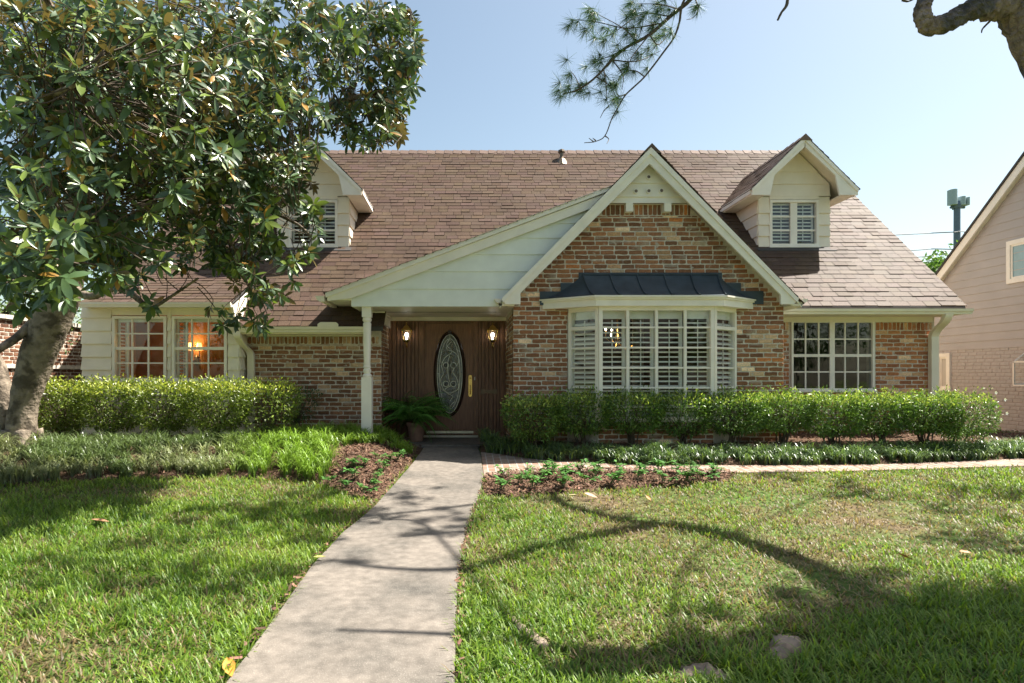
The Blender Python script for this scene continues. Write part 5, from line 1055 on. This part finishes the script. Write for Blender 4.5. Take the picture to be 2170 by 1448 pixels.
# ------------------------------------------------------------------ neighbouring house at right
NH = thing('neighbouring_house', 'beige neighbouring house with painted brick below and lap siding above, at right edge', 'house', (14, 12, .2)); XN = 11.5; pn = planeX(XN, -1)
def rakez(y): return CZ + 2.22 + (14.85 - y) * .886
nb = NB(); nb.box(XN, XN + .2, 8.8, 15.6, .05, 2.02); bricks(nb, pn, .06, 2.02, lambda z: [(8.8, 15.6)], 'pink', bh=.078, bw=.23, dep=.006, ragged=.7); nb.build('brick_wall', [M['pinkmortar'], M['pinkbrick']], NH)
yr, zr = 12.35, rakez(12.35); nb = NB(); zs = [2.0 + .178 * i for i in range(48)]
siding(nb, pn, [(8.8, 2.0), (15.6, 2.0), (15.6, rakez(15.6)), (yr, zr), (8.8, zr - (yr - 8.8) * .886)], zs, .014); nb.build('siding_wall', M['pinksiding'], NH, fix=True)
nb = NB(); a = .886
def rk(y0, y1, x0, x1, t0, t1, m): nb.prismX([(y0, rakez(y0) + t1), (y1, rakez(y1) + t1), (y1, rakez(y1) + t0), (y0, rakez(y0) + t0)], x0, x1, m)
rk(15.75, yr, XN - .16, XN - .12, -.12, .09, 0); rk(15.75, yr, XN - .12, XN, -.06, -.03, 0); nb.build('rake_board', M['white'], NH, fix=True)
nb = NB(); rk(15.8, yr, XN - .19, XN + 9, .09, .15, 0); nb.prismX([(yr, zr + .15), (yr, zr + .09), (8.5, zr + .09 - (yr - 8.5) * a), (8.5, zr + .15 - (yr - 8.5) * a)], XN - .19, XN + 9, 0); nb.build('roof', M['dark'], NH)
nb = NB(); nb.box(XN + .2, XN + 9, 15.4, 15.6, .05, 3.0); nb.box(XN + .2, XN + 9, 8.8, 9.0, .05, 2.6); nb.build('end_wall', M['pinksiding'], NH)
def yn(px): return XN * F / (px - PX)
def zn(px, py): return CZ + (PY - py) / F * yn(px)
def nwin(p0, p1, py0, py1, pref, glass, name='window', rows=1, drape_=True):
    y1, y0 = yn(p0), (yn(p1) if p1 < 2170 else p1 - 10000); z0, z1 = zn(pref, py0), zn(pref, py1); nb = NB(); w = .09
    for a_, b_, c_, d_ in ((y0 - w, y0, z0 - w, z1 + w), (y1, y1 + w, z0 - w, z1 + w), (y0, y1, z1, z1 + w), (y0, y1, z0 - w, z0)): gbox(nb, pn, a_, b_, c_, d_, 0, .05)
    gbox(nb, pn, y0, y0 + .04, z0, z1, 0, .03); gbox(nb, pn, y1 - .04, y1, z0, z1, 0, .03); gbox(nb, pn, y0 + .04, y1 - .04, z0, z0 + .04, 0, .03); gbox(nb, pn, y0 + .04, y1 - .04, z1 - .04, z1, 0, .03)
    f = nb.build(name, M['white'], NH, fix=True); nb = NB(); gbox(nb, pn, y0 + .04, y1 - .04, z0 + .04, z1 - .04, .0, .016); nb.build('window_pane', glass, f)
nwin(2145, 11.9 + 10000, 592, 520, 2145, M['blueglass']); nwin(1995, 2010, 822, 757, 2004, M['fabric'])
y1, y0 = (XN - .32) * F / (2147 - PX), 11.5; z0, z1, z2 = zn(2150, 812), zn(2150, 768), zn(2165, 742); nb = NB(); xo = XN - .32
for yy_ in (y0, y1): nb.box(xo, xo + .03, yy_ - .015, yy_ + .015, z0, z1); nb.tube([(xo + .015, yy_, z1), (XN, yy_, z2)], .016, 4); nb.box(xo, XN, yy_ - .014, yy_ + .014, z0 - .03, z0); nb.box(xo, XN, yy_ - .013, yy_ + .013, z1 - .015, z1 + .015)
nb.box(xo, xo + .03, y0, y1, z1 - .015, z1 + .015); nb.box(xo, XN, y0, y1, z0 - .05, z0 - .03); gn = nb.build('garden_window', M['white'], NH)
nb = NB(); nb.add([(xo + .01, y0, z0), (xo + .01, y1, z0), (xo + .01, y1, z1), (xo + .01, y0, z1), (XN, y0, z0), (XN, y1, z0), (XN, y1, z1), (XN, y0, z1), (XN, y1, z2), (XN, y0, z2)], [(0, 1, 2, 3), (1, 5, 6, 2), (0, 3, 7, 4), (3, 2, 8, 9), (2, 6, 8), (3, 9, 7)]); nb.build('window_pane', M['glass'], gn)
nb = NB(); nb.box(XN - .005, XN - .002, y0, y1, z0, z2); nb.build('window_blind', M['room'], gn)
# ------------------------------------------------------------------ antenna pole and cables
YT = 60.; c = W(2028, 600, YT); AT = thing('antenna_pole', 'tall dark utility pole with pale grey cellular antenna boxes on top', 'pole', (c[0], YT, 0))
zt = W(0, 437, YT)[2]; nb = NB(); nb.lathe((c[0], YT, 0), [(.42, 0), (.30, zt * .6), (.27, zt)], 16); nb.build('pole', M['tower'], AT)
for px, y0_, y1_, hw_ in ((2015.5, 436, 404, .32), (2034, 437, 419, .26), (2044, 437, 421, .16)):
    p, q = W(px, y0_, YT), W(px, y1_, YT); nb = NB(); t = np.linspace(math.pi, 2 * math.pi, 9); poly = [(p[0] + hw_ * math.cos(a), YT - .3 + .3 * math.sin(a)) for a in t] + [(p[0] + hw_, YT + .1), (p[0] - hw_, YT + .1)]; nb.prismZ(poly, p[2], q[2]); nb.build('antenna', M['antenna'], AT)
nb = NB(); nb.tube([W(2014, 440, YT), W(2044, 440, YT)], .12, 6); nb.tube([W(2020, 445, YT), W(2016, 436, YT)], .08, 5); nb.lathe(tuple(W(2028, 442, YT)), [(.4, 0), (.45, .3), (.3, .7)], 12); nb.build('bracket', M['tower'], AT); nb = NB(); nb.tube([W(2028, 510, YT), W(2047, 502, YT), W(2047, 492, YT)], .09, 5); nb.build('arm', M['tower'], AT); nb = NB(); nb.tube([W(2046.5, 505, YT), W(2046.5, 491, YT)], .13, 6); nb.build('insulator', M['tower'], AT)
for pts, lab in (([(1700, 508), (1890, 498.5), (2026, 492), (2060, 492), (2400, 505)], 'upper thin cable strung past the antenna pole'), ([(1700, 545), (1930, 531), (2026, 529), (2400, 545)], 'middle thin cable strung past the antenna pole'), ([(1700, 558), (1945, 545), (2026, 541), (2400, 560)], 'lowest thin cable strung past the antenna pole')):
    nb = NB(); nb.tube(cr([W(a, b, YT - .5) for a, b in pts], 6), .05, 5); nb.build('power_cable', M['wire'], None, lab, cat='cable', group='cables on the antenna pole')
# ------------------------------------------------------------------ across the street (what the windows mirror)
AH = thing('house_across', 'plain tan house with a brown roof across the street, mirrored in the right window', 'house', (7, -24, 0)); nb = NB(); nb.box(-3, 16, -32, -24, 0, 3.0); nb.build('wall', M['pinksiding'], AH)
nb = NB(); nb.prismX([(-23.4, 2.9), (-28, 7.4), (-32.6, 2.9)], -3.5, 16.5); nb.build('roof', M['dark'], AH)
bt = bigtree('dark spreading street tree behind the photographer, mirrored in the windows', -7, -20, 11, 5.0, 5000, [(.03, .07, .015), (.07, .12, .03)], 21, z0=0, leaf=(.3, .5), group='street trees across the road', base=.15)
for x, y in ((13, -18), (24, -22), (-18, -22)):
    c = copy_tree(bt); c.location = (x, y, 0)
# ------------------------------------------------------------------ camera, light, sky
cd = bpy.data.cameras.new('camera'); cam = bpy.data.objects.new('camera', cd); COL.objects.link(cam)
cam.location = (0, 0, CZ); cam.rotation_euler = (math.radians(90), 0, 0); cd.sensor_width = 36; cd.lens = F / 2170 * 36
cd.shift_x = (1085 - PX) / 2170; cd.shift_y = (PY - 724) / 2170; cd.clip_end = 2000; cd.clip_start = .05; SC.camera = cam
sl = bpy.data.lights.new('sun', 'SUN'); sl.energy = 4.2; sl.angle = math.radians(.5); sl.color = (1, .95, .86); so = bpy.data.objects.new('sun', sl); COL.objects.link(so)
so.rotation_euler = Vector(SUN).to_track_quat('Z', 'Y').to_euler(); so.location = (10, 20, 40)
w = bpy.data.worlds.new('World'); SC.world = w; w.use_nodes = True; nt = w.node_tree; bg = nt.nodes['Background']
sky = nt.nodes.new('ShaderNodeTexSky'); sky.sky_type = 'NISHITA'; sky.sun_disc = False
sky.sun_elevation = math.asin(SUN[2]); sky.sun_rotation = math.atan2(SUN[0], SUN[1]); sky.air_density = 1.0; sky.dust_density = 1.6; sky.ozone_density = 1.0
wb = nt.nodes.new('ShaderNodeMix'); wb.data_type = 'RGBA'; wb.blend_type = 'MULTIPLY'; wb.inputs[0].default_value = 1; wb.inputs[7].default_value = (1.0, .955, .81, 1); nt.links.new(sky.outputs[0], wb.inputs[6]); nt.links.new(wb.outputs[2], bg.inputs[0]); bg.inputs[1].default_value = .070
def plight(loc, e, col, r=.05, name='lamp'):
    l = bpy.data.lights.new(name, 'POINT'); l.energy = e; l.color = col; l.shadow_soft_size = r; o = bpy.data.objects.new(name, l); COL.objects.link(o); o.location = loc
plight((sc[0], sc[1] - .12, sc[2] + .12), 2.0, (1, .62, .25), .06, 'sconce_light'); plight((cc[0], cc[1], cc[2] + .12), 3, (1, .7, .35), .12, 'chandelier_light')
vs = SC.view_settings; SC.display_settings.display_device = 'sRGB'; vs.view_transform = 'Standard'; vs.look = 'None'; vs.exposure = 1.75; vs.gamma = 1; vs.use_curve_mapping = False
SC.cycles.max_bounces = 8; SC.cycles.transparent_max_bounces = 12; SC.cycles.use_denoising = True
